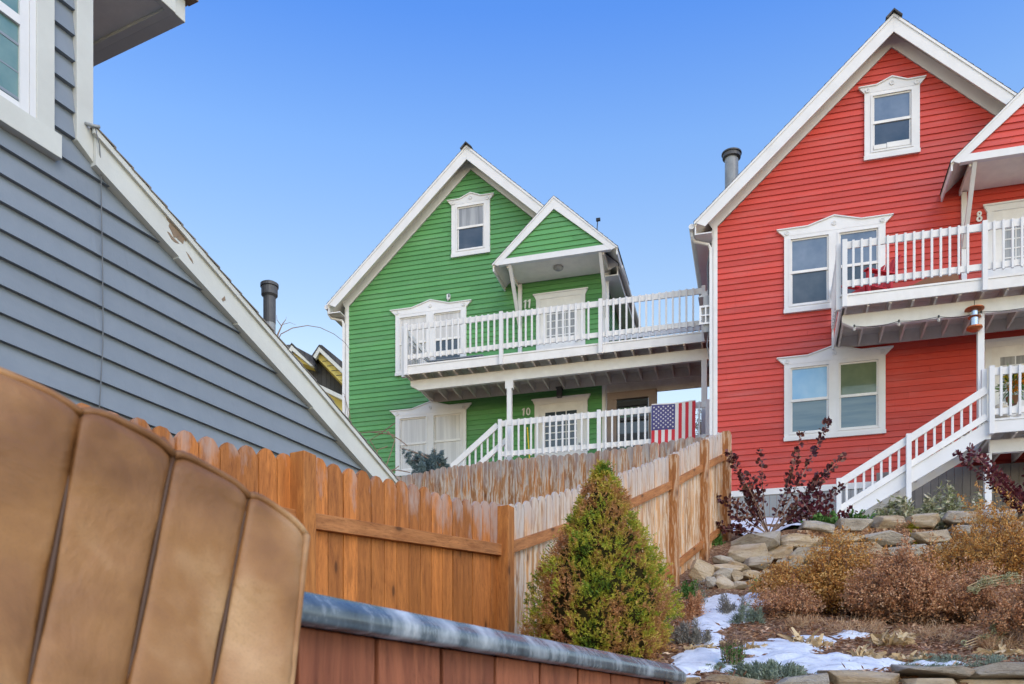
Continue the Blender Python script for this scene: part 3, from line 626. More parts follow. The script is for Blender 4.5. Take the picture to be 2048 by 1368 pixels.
def lower_deck(kind, o, lab):
    y0 = -2.1; D = empty('wooden_deck', o, -ANG, lab, 'deck'); zt = .44; x0 = 5.0; x1 = 10.05 if kind == 'G' else 7.9; top = 1.47 if kind == 'G' else 1.36
    fl = MB(); y = y0+.03
    while y < -.03: fl.box(x0, x1, y, min(y+.135, -.05), zt-.04, zt); y += .142
    fl.build('floor_boards', M['deckwood'], D)
    fa = MB(); fa.box(x0, x1, y0-.018, y0+.02, zt-.26, zt-.044).box(x0-.02, x1, y0-.03, y0+.025, zt-.0425, zt-.002); fa.box(x0-.019, x0+.02, y0+.021, -.05, zt-.26, zt-.045); fa.build('fascia', M['white'], D, .004)
    js = MB(); x = x0+.06
    while x < x1-.05: js.box(x, x+.04, y0+.021, -.05, zt-.28, zt-.0402); x += .40
    js.build('joists', M['deckwood'], D)
    be = MB(); be.box(x0+.1, x1, -1.75, -1.65, zt-.52, zt-.281); be.build('beam', M['white_worn'], D)
    px_ = [x0+.05, 7.45, 9.93] if kind == 'G' else [x0+.05, 7.43]
    for xx in px_: post(D, xx, y0-.055, zt-.29 if kind == 'R' else zt-.5, top+.02, .09, 'rail_post')
    for xx in ((5.1, 7.4, 9.9) if kind == 'G' else (5.08, 7.4)): post(D, xx, -1.70, -1.7, zt-.52, .12, 'support_post')
    for a, b_ in zip(px_[:-1], px_[1:]): rail_bay(D, (a+.045, y0-.02, top), (b_-.045, y0-.02, top), top, .90)
    if kind == 'R':
        post(D, x0-.055, y0+.06, zt-.29, top+.01, .09, 'rail_post'); rail_bay(D, (px_[-1]+.045, y0-.02, top), (x1, y0-.02, top), top, .90)
        lat = MB(); x = 3.3
        while x < 8: lat.box(x, x+.14, -.30, -.27, -1.6, .1); x += .147
        lat.build('skirting', M['lattice'], D)
    # stairs run down to the left along the facade
    sl_ = .60 if kind == 'R' else .78; run = 2.45 if kind == 'R' else 1.75; xs_ = x0-.12; hz = .86
    S = MB(); zs = zt-.02
    for yy in (y0+.0, -1.15): S.prism([(x0+.05, zs), (x0+.05, zs-.34), (x0-.05, zs-.34), (xs_-run, zs-.30-sl_*run), (xs_-run, zs-sl_*run)], yy, yy+.045)
    st = S.build('stringer', M['white'], D, .003)
    T = MB(); nst = int(run*sl_/.19)
    for i in range(nst): xx = xs_-i*.19/sl_; zz = zs-.17-i*.19; T.box(xx-.30, xx-.0, y0+.046, -1.151, zz-.04, zz)
    T.build('tread', M['deckwood'], D)
    for yy in ((y0-.02,) if kind == 'R' else (y0-.02, -1.13)):
        rtop = (top-.02) if kind == 'G' else 1.05
        rail_bay(D, (x0-.02, yy, rtop), (xs_-run, yy, rtop-sl_*(x0-.02-xs_+run)), 0, .66 if kind == 'R' else .72, name='stair_rail')
        for t in ((.52, 1.0) if kind == 'R' else (1.0,)):
            xx = x0-.02-(x0-.02-xs_+run)*t; zz = rtop-sl_*(x0-.02-xx); post(D, xx, yy-.03, zz-1.35, zz+.02, .09, 'newel_post')
    return D
OR = (4.4013, 20.15, 6.15); 
YG = 163400/(693+5700); OG = ((693-1024)/F*YG, YG, 6.95)
red = house('R', OR, 'large red clapboard house with white trim and steep gable on the right')
green = house('G', OG, 'green clapboard house with white trim and steep gable in the middle')
udr = upper_deck('R', OR, 'upper white deck with baluster railing on the red house beside the number 8')
udg = upper_deck('G', OG, 'long upper white deck of the green house that bridges over to the red house')
ldr = lower_deck('R', OR, 'lower white deck of the red house with a white stair running down to the garden')
ldg = lower_deck('G', OG, 'lower white deck of the green house behind the fence, with the flag on its rail')
def LR(x, y, z, o=OR): 
    c, s = math.cos(ANG), math.sin(ANG); return Vector((o[0]+x*c+y*s, o[1]-x*s+y*c, o[2]+z))
def LG(x, y, z): return LR(x, y, z, OG)
# chimneys and roof vents (parts of their houses)
def flue(parent, x, y, z0, z1, r, mat='galv', cap='galvdark'):
    f = MB(); f.lathe((x, y, 0), [(r, z0), (r, z0+(z1-z0)*.5), (r*1.04, z0+(z1-z0)*.5), (r*1.04, z0+(z1-z0)*.5+.03), (r, z0+(z1-z0)*.5+.031), (r, z1-.14)], 20); o_ = f.build('chimney_pipe', M[mat], parent, smooth=False)
    g = MB(); g.lathe((x, y, 0), [(r*1.05, z1-.15), (r*1.35, z1-.13), (r*1.35, z1-.05)], 20); g.lathe((x, y, 0), [(r*1.2, z1-.049), (r*1.5, z1-.045), (r*1.5, z1-.015), (r*1.1, z1)], 20); g.build('rain_cap', M[cap], o_)
flue(red, .33, 1.6, 6.1, 8.35, .155)
v_ = MB(); v_.lathe((1.3, 1.0, 0), [(.05, 7.1), (.05, 7.62)], 10); v_.lathe((1.3, 1.0, 0), [(.075, 7.55), (.075, 7.66)], 10); v_.build('roof_vent', M['galvdark'], green)
v_ = MB(); v_.tube([(6.78, 1.0, 6.6), (6.86, 1.0, 7.72)], .014); v_.box(6.82, 6.93, .97, 1.03, 7.70, 7.77); v_.build('antenna', M['darkrubber'], green)
# security camera on green wall
v_ = MB(); v_.box(2.96, 3.05, -.09, -.02, 5.60, 5.74); v_.tube([(3.0, -.05, 5.60), (3.0, -.10, 5.56)], .02); a_ = v_.build('security_camera', M['white'], green, .01)
v_ = MB(); v_.box(3.015, 3.045, -.096, -.091, 5.64, 5.72); v_.build('lens', M['darkrubber'], a_)
# wall lamp above the lower door of the green house
v_ = MB(); v_.box(6.0, 6.12, -.2, -.03, 2.66, 2.88); v_.box(5.98, 6.14, -.22, -.02, 2.87, 2.90); v_.build('wall_lamp', M['galvdark'], green)
# meter box and electrical service on red side wall
v_ = MB(); v_.box(-.22, -.03, -.02, .42, 3.52, 4.32); a_ = v_.build('meter_cabinet', M['skirt'], red, .01)
v_ = MB(); v_.box(-.30, -.05, -.06, -.03, 3.68, 3.72).box(-.30, -.05, -.06, -.03, 4.05, 4.09).box(-.30, -.26, -.061, -.029, 3.68, 4.09).box(-.18, -.15, -.061, -.029, 3.68, 4.09).box(-.30, -.05, -.0605, -.0295, 3.86, 3.89); v_.build('meter_bracket', M['white'], a_)
v_ = MB(); v_.tube([(-.10, -.04, 3.5), (-.14, -.08, 3.2), (-.08, -.06, 2.9), (-.12, -.05, 2.75)], .012); v_.tube([(-.10, .1, 4.3), (-.13, .1, 5.0), (-.05, .1, 5.6)], .025); v_.build('service_cable', M['wire'], a_)
v_ = MB(); v_.prism([(-.35, 4.45), (-.02, 4.45), (-.1, 4.62)], .3, .9); v_.build('side_hood', M['white'], red)
# brown framed screen under the walkway, beside the green house
SN = empty('wind_screen', LG(7.3, -.12, .44), -ANG, 'brown timber framed screen with dark shelves beside the green house under the walkway', 'screen')
v_ = MB(); v_.box(.0, .16, 0, .1, 0, 2.2).box(1.05, 1.26, 0, .1, 0, 2.2).box(.0, 1.26, -.005, .105, 2.02, 2.2); v_.box(.16, .24, .01, .09, 0, 2.02); v_.build('frame', M['browntrim'], SN)
v_ = MB(); v_.box(.24, 1.04, .05, .058, .1, 2.0); v_.build('pane', M['glass_dark'], SN)
v_ = MB(); v_.box(.26, 1.02, -.02, .04, 1.82, 1.92).box(.26, 1.04, -.02, .04, 1.45, 1.53).box(.26, 1.04, -.02, .04, .95, 1.12); v_.build('shelf', M['darkrubber'], SN)
v_ = MB()
for k in range(8): v_.beam((.30+.05*k, .046, 1.55), (.34+.05*k, .046, 1.80), .015, .006, (0, 1, 0))
for k in range(6): v_.beam((.30+.05*k, .046, .62), (.36+.05*k, .046, .92), .02, .006, (0, 1, 0))
v_.build('green_slats', M['green'], SN)  # green strips modelled in front of the pane as its striped reflection
# ---------------------------------------------------------------- flag
def flag():
    Wd, L = .99, 1.45; nx, nz = 52, 60; mb = MB(); y = -2.1-.115
    def off(x, z): return y-.012-.012*math.sin(x*9+z*2)-.02*(-z/L)*math.sin(x*5+1.3)-.006*math.sin(z*11)
    x0, zt = 8.68, 1.475
    pos = lambda i, j: (x0+Wd*i/nx-.03*(j/nz)*(.5), off(Wd*i/nx, -L*j/nz), zt-L*j/nz+.012*(abs(i/nx-.5)*2)**2*1.2)
    vs = [pos(i, j) for j in range(nz+1) for i in range(nx+1)]
    base = len(mb.v); mb.v += vs; mb.h += [0]*len(vs)
    for j in range(nz):
        for i in range(nx):
            stripe = int((i+.5)/nx*13); mi = 0 if stripe % 2 == 0 else 1
            if i < nx*7/13 and 1 <= j < nz*.405: mi = 2
            if j < 1: mi = 1
            mb.f.append((base+j*(nx+1)+i, base+(j+1)*(nx+1)+i, base+(j+1)*(nx+1)+i+1, base+j*(nx+1)+i+1)); mb.m.append(mi)
    cw = Wd*7/13; ch = L*.39; 
    for r_ in range(11):
        for c_ in range(5 if r_ % 2 == 0 else 4):
            cx = cw*((c_*2+1+(r_ % 2))/10); cz = -L*1/nz-ch*((r_+1)/12); R_ = .026
            st = [(x0+cx+R_*(1 if k % 2 == 0 else .42)*math.sin(PI*k/5), zt+cz+R_*(1 if k % 2 == 0 else .42)*math.cos(PI*k/5)) for k in range(10)]
            mb.add([(a, off(a-x0, b_-zt)-.004, b_) for a, b_ in st], [tuple(range(10))], mi=1)
    ms = [paint('flag_red', (.50, .03, .04), .02, .8), paint('flag_white', (.62, .60, .57), .02, .8), paint('flag_blue', (.065, .06, .17), .02, .8)]
    o_ = mb.build('flag', ms, None, smooth=False); o_.location = OG; o_.rotation_euler = (0, 0, -ANG)
    s_ = o_.modifiers.new('thick', 'SOLIDIFY'); s_.thickness = .002
    tag(o_, 'flag with red and white stripes and a starred blue field hung over the white railing', 'flag')
flag()
# ---------------------------------------------------------------- grey house
TH = math.atan(936/1845); gsn, gcs = math.sin(TH), math.cos(TH); CG = 11738.0
GO = ((187-1024)/F*CG/(1960-187), CG/(1960-187))
# local frame of the grey house: x along the wall away from the viewer, y away from the street side (behind the wall), z world
HG = empty('grey_house', (GO[0], GO[1], 0), PI/2-TH, 'blue grey clapboard house with cream trim and low sloping roof on the left', 'house')
def gl(u, v, n=0):      # pixel -> (s, z) on the wall plane shifted n towards the camera
    nn = (gcs, -gsn); dx = (u-1024)/F; t = (n+GO[0]*nn[0]+GO[1]*nn[1])/(dx*nn[0]+nn[1])
    return ((dx*t-GO[0])*gsn+(t-GO[1])*gcs, CZ+(HZ-v)/F*t)
rk_top = [gl(u, v, .098) for u, v in ((189, 252), (362, 450), (480, 588), (630, 762), (790, 954))]; rk_top.append((rk_top[-1][0]+1.4, rk_top[-1][1]-.55))
XW = gl(187, 200, .05)[0]; XL = gl(154, 200, .05)[0]
rk_low = [(s_, z_-.24) for s_, z_ in rk_top]
siding([(-6, -.5), (0, -.5), (0, 4.955), (-6, 4.955)], M['grey'], HG, 'wall', ex=.18, t=.032, zbase=-.5+.055)
siding([(-6, 4.955), (XW-.01, 4.955), (XW-.01, 6.9), (-6, 6.9)], M['grey'], HG, 'wall', ex=.18, t=.032, zbase=4.955)
def gsiding_right():
    mb = MB(); ex = .18; z = -.5+.055
    S_ = [p[0] for p in rk_top]; Z_ = [p[1]-.12 for p in rk_top]
    XS = 0.0
    def xr(z): return float(np.interp(-z, [-a for a in Z_], S_))
    while z < 5.1:
        a, b_ = z, min(z+ex, 5.1); xa, xb = xr(a), xr(b_)
        if xa > .02:
            xb = max(xb, .01)
            mb.add([(.0, -.032, a), (xa, -.032, a), (xb, -.001, b_), (.0, -.001, b_), (.0, .02, a), (xa, .02, a), (xb, .02, b_), (.0, .02, b_)], [(0,1,2,3), (4,5,1,0), (1,5,6,2), (3,2,6,7)])
        z += ex
    mb.build('wall', M['grey'], HG)
gsiding_right()
v_ = MB(); v_.prism([(-6, -.5), (rk_top[-1][0], -.5)]+[(a_, b_-.14) for a_, b_ in rk_top[::-1]]+[(XW-.02, 4.98), (XW-.02, 6.9), (-6, 6.9)], .021, 7); v_.build('wall_core', M['grey'], HG)
# corner board and rake board
v_ = MB(); v_.prism([(XL, 4.945), (XW, 4.86), (XW, 7.2), (XL, 7.2)], -.05, -.0); v_.box(XW-.03, XW-.001, .001, .15, 5.1, 7.2); v_.build('corner_board', M['cream_worn'], HG, .004)
v_ = MB()
for (a, za), (b_, zb) in zip(rk_top[:-1], rk_top[1:]):
    v_.prism([(max(a, XW+.0005), za-.03), (b_, zb-.03), (b_, zb-.24), (max(a, XW+.0005), za-.25)], -.075, .0)
v_.build('rake_board', M['cream_worn'], HG)
v_ = MB()
for (a, za), (b_, zb) in zip(rk_top[:-1], rk_top[1:]): v_.prism([(a, za+.0), (b_, zb+.0), (b_, zb-.045), (a, za-.045)], -.098, -.0755)
v_.build('drip_board', M['cream_worn'], HG)
v_ = MB()
for (a, za), (b_, zb) in zip(rk_top[:-1], rk_top[1:]):
    n = 5
    for i in range(n):
        xa = a+(b_-a)*i/n; xb = a+(b_-a)*(i+1)/n+.02; ya = za+(zb-za)*i/n+.004; yb = za+(zb-za)*(i+1)/n+.012
        v_.prism([(xa, ya), (xb, yb), (xb, yb-.012), (xa, ya-.006)], -.104-random.uniform(0, .006), 6)
v_.build('shingles', M['greyshingle'], HG)
v_ = MB()
for (a, za), (b_, zb) in zip(rk_top[:-1], rk_top[1:]): v_.prism([(a, za-.004), (b_, zb-.004), (b_, zb-.12), (a, za-.12)], .0005, 6)
v_.build('roof_board', M['plaster'], HG)
# peeled patch on the rake board
v_ = MB()
for lst in (((355,395),(368,398),(382,414),(400,430),(418,452),(442,482),(440,505),(431,497),(428,514),(414,502),(398,486),(390,488),(380,462),(368,440),(372,428),(360,412)), ((362,462),(372,468),(384,484),(398,498),(412,512),(396,508),(380,494)), ((440,545),(452,560),(466,580),(470,596),(455,575)), ((588,742),(600,730),(604,748),(592,752))):
    v_ = MB(); v_.prism([gl(160+x/2.073, 240+y/2.073, .077) for x, y in lst], -.078, -.0745); v_.build('peeled_patch', M['barewood'], HG)
# taller main part of the grey house behind, its eave showing past the corner
v_ = MB(); v_.box(-6, 1.55, 2.1, 9, 5.0, 7.95); v_.build('main_wall', M['grey'], HG)
v_ = MB(); v_.box(-6, 2.10, 1.50, 9, 7.99, 8.02); v_.build('soffit', M['plaster'], HG)
v_ = MB(); v_.box(2.10, 2.24, 1.45, 9, 7.96, 8.18); v_.box(2.02, 2.0995, 1.5005, 9, 7.955, 7.9899); v_.box(-6, 2.0995, 1.43, 1.4995, 7.95, 8.20); v_.build('eave_fascia', M['cream_worn'], HG, .006)
v_ = MB()
for k in range(46): v_.box(1.9, 2.32+random.uniform(-.03, .04), 1.36+.14*k, 1.36+.14*(k+1)-.006, 8.20, 8.24+random.uniform(0, .03))
for k in range(54): v_.box(2.28-.15*(k+1), 2.28-.15*k-.006, 1.36+random.uniform(-.04, .02), 1.6, 8.2405, 8.28+random.uniform(0, .03))
v_.build('eave_shingles', M['barewood'], HG)
# window of the grey house
wf = MB(); wf.box(-.489, -.355, -.06, -.004, 4.87, 6.75).box(-1.95, -1.82, -.06, -.004, 4.87, 6.75); wf.box(-2.0, -.31, -.075, -.004, 4.725, 4.885).box(-2.0, -.31, -.07, -.004, 6.751, 6.9)
WF = wf.build('window', M['cream_worn'], HG, .003)
v_ = MB(); v_.box(-.60, -.535, -.045, -.02, 4.886, 6.75).box(-.533, -.4895, -.052, -.02, 4.886, 6.75).box(-1.82, -.601, -.045, -.02, 4.886, 4.94).box(-1.82, -.601, -.05, -.02, 5.45, 5.51).box(-1.819, -1.75, -.046, -.02, 4.886, 6.75); v_.build('sash', M['white'], WF)
v_ = MB(); v_.box(-1.75, -.601, -.03, -.0245, 4.94, 6.75); v_.build('pane', M['glass_green'], WF)
# hook and hanging wire
pth = [(u, v) for u, v in ((190, 254), (199, 290), (202, 340), (203, 420), (205, 520), (206, 620), (206, 690), (203, 740), (200, 800), (198, 830))]
v_ = MB(); v_.tube([(gl(u, v, .10 if v < 330 else .045)[0], -.10 if v < 330 else -.045, gl(u, v, .10 if v < 330 else .045)[1]) for u, v in pth], .0042, 6); v_.build('hanging_wire', M['wire'], HG, smooth=True)
s_, z_ = gl(186, 254, .08); v_ = MB(); v_.tube([(s_-.04, -.05, z_+.01), (s_-.01, -.10, z_-.005), (s_+.03, -.11, z_+.01)], .012, 8); v_.build('cable_hook', M['galv'], HG, smooth=True)
# flue standing up behind the grey roof
px_, pY = (539-1024)/F*9.5, 9.5; dx, dy = px_-GO[0], pY-GO[1]; lx = dx*gsn+dy*gcs; ly = dy*gsn-dx*gcs
flue(HG, lx, ly, 3.7, CZ+(HZ-566)/F*9.5, .062, 'galv')
zt_ = CZ+(HZ-566)/F*9.5; v_ = MB(); v_.lathe((lx, ly, 0), [(.0635, zt_-.42), (.0635, zt_-.151)], 20); v_.build('sooty_section', M['galvdark'], HG)
# ---------------------------------------------------------------- yellow house far behind
YH = empty('yellow_house', (0, 0, 0), 0, 'yellow clapboard house with two small gables showing between the grey and green houses', 'house')
def slab(u_pts, Y, th=.12, name='part', mat='shingle', dYs=None):
    """polygon of photo places each at its own distance, given thickness"""
    pts = [P(u, v, y) for u, v, y in u_pts]; n = (pts[1]-pts[0]).cross(pts[2]-pts[0]).normalized()
    if n.y > 0: n = -n
    mb = MB(); k = len(pts); mb.add(pts+[p-n*th for p in pts], [tuple(range(k)), tuple(range(2*k-1, k-1, -1))]+[(i, i+k, (i+1)%k+k, (i+1)%k) for i in range(k)])
    return mb.build(name, M[mat], YH)
YY = 36.0
def vol(pts, Y, depth, name, mat):
    mb = MB(); q = [P(u, v, Y) for u, v in pts]; mb.prism([(p.x, p.z) for p in q], Y, Y+depth); return mb.build(name, M[mat], YH)
vol([(583, 689), (626, 712), (636, 714), (683, 764), (720, 803), (720, 822), (683, 789), (629, 763), (590, 727), (560, 700), (560, 690)][::-1], YY, .3, 'roof', 'shingle')
vol([(583, 698), (575, 708), (590, 722), (626, 733)], YY-.5, .48, 'gable_wall', 'yellow')
vol([(583, 690), (628, 733), (621, 731), (584, 701), (576, 714), (572, 708)], YY-.7, .19, 'rake_board', 'cream_worn')
vol([(583, 688), (571, 708), (569, 706), (583, 685), (628, 728), (628, 733)], YY-.72, .9, 'dormer_roof', 'shingle')
vol([(638, 702), (720, 780), (720, 804), (683, 765), (634, 715)], YY-.5, .48, 'gable_wall', 'yellow')
for k in range(8): vol([(645+k*9, 722+k*9.4), (664+k*9, 720+k*9.6), (664+k*9, 720.8+k*9.6), (645+k*9, 723+k*9.4)], YY-.52, .019, 'board_line', 'galvdark')
vol([(638, 693), (720, 770), (720, 780), (639, 703), (631, 717), (626, 713)], YY-.7, .19, 'rake_board', 'cream_worn')
vol([(638, 692), (625, 713), (623, 711), (638, 689), (644, 690), (720, 752), (720, 769)], YY-.72, 1.5, 'dormer_roof', 'shingle')
vol([(590, 734), (628, 764), (683, 790), (720, 810), (720, 822), (683, 799), (628, 772), (590, 744)], YY-.6, .19, 'eave_fascia', 'cream_worn')
vol([(590, 744), (628, 772), (683, 799), (720, 822), (720, 930), (590, 930)], YY-.3, 4, 'wall', 'yellow')
# ---------------------------------------------------------------- fences
def picket_panel(parent, fpos, ftop, hh, s0, s1, pw, mat, nrm, dog=.035, jit=.012, thick=.022, name='picket_panel', lap=0, hb=None):
    mb = MB(); s = s0; i = 0
    while s < s1-1e-6:
        e = min(s+pw-.007, s1); a, b_ = fpos(s), fpos(e); zt = ftop((s+e)/2)+random.uniform(-jit, jit); dr = (b_-a)
        off = nrm*(.006*random.random()+(lap*(i % 2))); lean = random.uniform(-.004, .004)
        base = a+off; z0 = zt-hh-random.uniform(0, .02)
        prof = [(0, z0), (1, z0), (1, zt-dog), (.82, zt-dog*.36), (.66, zt), (.34, zt), (.18, zt-dog*.36), (0, zt-dog)]
        prof = prof if dog > .03 else prof
        hs = [0, 0, 1-dog/hh, 1, 1, 1, 1, 1-dog/hh]
        if hb: hs = [q_ if q_ < .5 else q_+hb(s) for q_ in hs]
        vs = []; h_ = []
        for side in (0, 1):
            o_ = nrm*(-thick*side)
            for (t, z), q in zip(prof, hs):
                p = base+dr*t+o_; vs.append((p.x+lean*(z-z0)*dr.x/pw, p.y+lean*(z-z0)*dr.y/pw, z)); h_.append(q)
        mb.add(vs, [tuple(range(8)), tuple(range(15, 7, -1))]+[(k, k+8, (k+1)%8+8, (k+1)%8) for k in range(8)], h_)
        s += pw; i += 1
    return mb.build(name, mat, parent)
def fY(u): return 7200/(1990-u)
def fp(u, n=0): Y = fY(u); return Vector(((u-1024)/F*Y, Y, 0))
fdir = Vector((966/F, 1, 0)).normalized(); fnr = Vector((fdir.y, -fdir.x, 0))      # towards the garden
C0 = fp(1000)
# top line of the fence from photo heights, as a function of arc length from the corner post
tp = [(40, 790), (160, 812), (205, 822), (390, 868), (560, 905), (620, 915), (780, 957), (900, 990), (1000, 1010)]
tl = [((fp(u)-C0).length*(-1 if u < 1000 else 1), P(0, v, fY(u)).z) for u, v in tp]
tq = [(1000, 1010), (1040, 1004), (1120, 985), (1235, 950), (1345, 908), (1405, 880), (1450, 862)]
tr_ = [((fp(u)-C0).length, P(0, v, fY(u)).z) for u, v in tq]
topl = lambda s: itp(s, [a for a, b in tl], [b for a, b in tl]); topr = lambda s: itp(s, [a for a, b in tr_], [b for a, b in tr_])
pos = lambda s: C0+fdir*s
FA = empty('wooden_fence', (0, 0, 0), 0, 'orange stained cedar picket fence directly behind the hot tub, sloping down towards the corner post', 'fence')
FB = empty('wooden_fence', (0, 0, 0), 0, 'pale weathered cedar picket fence climbing the hill behind the cone shaped shrub', 'fence')
sA = [-5.6, tl[4][0]-.01, 0]; pA = (fp(592)-C0).length*-1
def fbay(parent, a, b_, top, mat, rmat, hh=1.62, rails=(.36, 1.38), pw=.14, hb=None):
    picket_panel(parent, pos, top, hh, a, b_, pw, mat, fnr*1.0, .045, hb=hb)
    if rmat: frail(parent, a, b_, top, rmat, rails)
def frail(parent, a, b_, top, rmat, rails=(.36, 1.38)):
    for dz in rails:
        p = pos(a)+fnr*.025; q = pos(b_)+fnr*.025; p.z = top(a)-dz; q.z = top(b_)-dz; mb = MB(); L = (q-p).length; mb.box(0, L, -.019, .019, -.045, .045)
        o_ = mb.build('rail', rmat, parent, .003); dd = (q-p).normalized(); o_.location = p; o_.rotation_euler = dd.to_track_quat('X', 'Z').to_euler()
fbay(FA, pA-2.25, pA, topl, M['fence_new'], M['rail']); fbay(FA, pA-4.2, pA-2.25, topl, M['fence_new'], M['rail']); fbay(FA, pA, 0, topl, M['fence_new'], M['rail'], hb=lambda s: .0+.27*max(0, 1+s/2.2)**1.5)
def fpost(parent, s, z0, z1, mat, w_=.092):
    p = pos(s)+fnr*.05; mb = MB(); mb.box(-w_/2, w_/2, -w_/2, w_/2, 0, z1-z0); mb.add([(-.0, 0, z1-z0+.012)], []); o_ = mb.build('post', mat, parent, .006)
    o_.location = (p.x, p.y, z0); o_.rotation_euler = (0, 0, math.atan2(fdir.y, fdir.x))
fpost(FA, pA, .2, topl(pA)-.0, M['post'], .105); fpost(FA, pA-2.25, 0, topl(pA-2.25)-.01, M['post']); fpost(FA, .0, .8, topl(0)-.02, M['post'], .105)
sB = [0, (fp(1218)-C0).length, (fp(1340)-C0).length, (fp(1402)-C0).length, (fp(1446)-C0).length]
for a, b_ in zip(sB[:-1], sB[1:]): fbay(FB, a+.0, b_, topr, M['fence_mid'], M['rail'], 1.56, (.36, 1.37))
for s in sB[1:]: p = pos(s); fpost(FB, s, topr(s)-1.75, topr(s)-.01, M['postmid'], .105)
# back fence
c_b = 13.35*(1450+1207); bY = lambda u: c_b/(u+1207)
b0, b1 = Vector(((780-1024)/F*bY(780), bY(780), 0)), Vector(((1462-1024)/F*bY(1462), bY(1462), 0)); bd = (b1-b0).normalized(); bn = Vector((bd.y, -bd.x, 0)); bL = (b1-b0).length
bt = [(780, 957), (870, 938), (960, 925), (1080, 912), (1180, 905), (1260, 893), (1330, 884), (1400, 872), (1462, 866)]
bts = [((Vector(((u-1024)/F*bY(u), bY(u), 0))-b0).length, P(0, v, bY(u)).z) for u, v in bt]
FC = empty('wooden_fence', (0, 0, 0), 0, 'grey streaked cedar picket fence crossing in front of the green house', 'fence')
for k in range(4): picket_panel(FC, lambda s: b0+bd*s, lambda s: itp(s, [a for a, b in bts], [b for a, b in bts]), 1.75, bL*k/4, bL*(k+1)/4-.002, .15, M['fence_old'], bn, .03, .018, lap=.012)
mb = MB()
for dz in (.4, 1.4): p = b0-bn*.04+Vector((0, 0, bts[0][1]-dz)); q = b1-bn*.04+Vector((0, 0, bts[-1][1]-dz)); mb.beam(p, q, .038, .09)
mb.build('rail', M['rail'], FC)
# ---------------------------------------------------------------- hot tub and its cover
TA = math.atan((2101-1024)/F); td = Vector((math.sin(TA), math.cos(TA), 0)); tn = Vector((td.y, -td.x, 0))
sheet('patio', [-12, -4, -2, 0, 2, 4, 6], [-14, -4, 0, 2, 3.0], lambda x, y: .004+max(0, ground(x, y)), paint('patio_concrete', (.36, .35, .33), .02, .8))  # unseen concrete paving, added pale to bounce light upward
tc = Vector(((1403-1024)/F*2.58, 2.58, 0))     # far right corner of the tub top
HT = empty('hot_tub', tc, PI/2-TA, 'hot tub with red brown board sides and a slate coloured rim in the foreground', 'hot tub')
# local: x along td (tub spans -2.3..0), y to the left of it (away from the garden side): 0..2.1
def rrect(x0, x1, y0, y1, r_, n=8):
    o_ = []
    for cx, cy, a0 in ((x1-r_, y0+r_, -90), (x1-r_, y1-r_, 0), (x0+r_, y1-r_, 90), (x0+r_, y0+r_, 180)):
        o_ += [(cx+r_*math.cos(R(a0+90*k/n)), cy+r_*math.sin(R(a0+90*k/n))) for k in range(n+1)]
    return o_
loops = [(.03, .904, .14), (.002, .904, .16), (-.002, .909, .16), (-.002, .927, .16), (.001, .932, .16), (.019, .948, .16), (.028, .951, .15), (.20, .948, .14), (.24, .93, .14), (.28, .75, .14)]
vs = []; fs = []; nL = 36
for ins, z, r_ in loops: vs += [(x, y, z) for x, y in rrect(-2.3+ins, 0-ins, ins, 2.15-ins, r_)]
for i in range(len(loops)-1):
    for k in range(nL): fs.append((i*nL+k, i*nL+(k+1)%nL, (i+1)*nL+(k+1)%nL, (i+1)*nL+k))
fs.append(tuple(range((len(loops)-1)*nL, len(loops)*nL)))
v_ = MB(); v_.add(vs, fs); v_.build('rim', M['rim'], HT, smooth=True)
v_ = MB(); x = -.19
while x > -2.2: v_.box(max(x-.168, -2.2), x-.006, .035, .06, .04, .904); x -= .172
v_.build('side_panel', M['tubwood'], HT, .003)
v_ = MB(); x = .19
while x < 2.0: v_.box(-.06, -.035, x, x+.168, .04, .904); x += .172
v_.build('side_panel', M['tubwood'], HT, .003)
v_ = MB(); v_.prism([(-.186, .04), (-.186, .904)], .04, .05) if False else None
n = 8; vs = []; 
for z in (.04, .904): vs += [(-.185+.15*math.cos(R(-90+90*k/n)), .185+.15*math.sin(R(-90+90*k/n)), z) for k in range(n+1)]
v_.add(vs, [(k, k+1, n+2+k, n+1+k) for k in range(n)]); v_.build('corner_panel', M['tubwood'], HT)
v_ = MB(); v_.box(-2.19, -.09, .062, 2.05, .0, .90); v_.build('cabinet_frame', M['darkrubber'], HT)
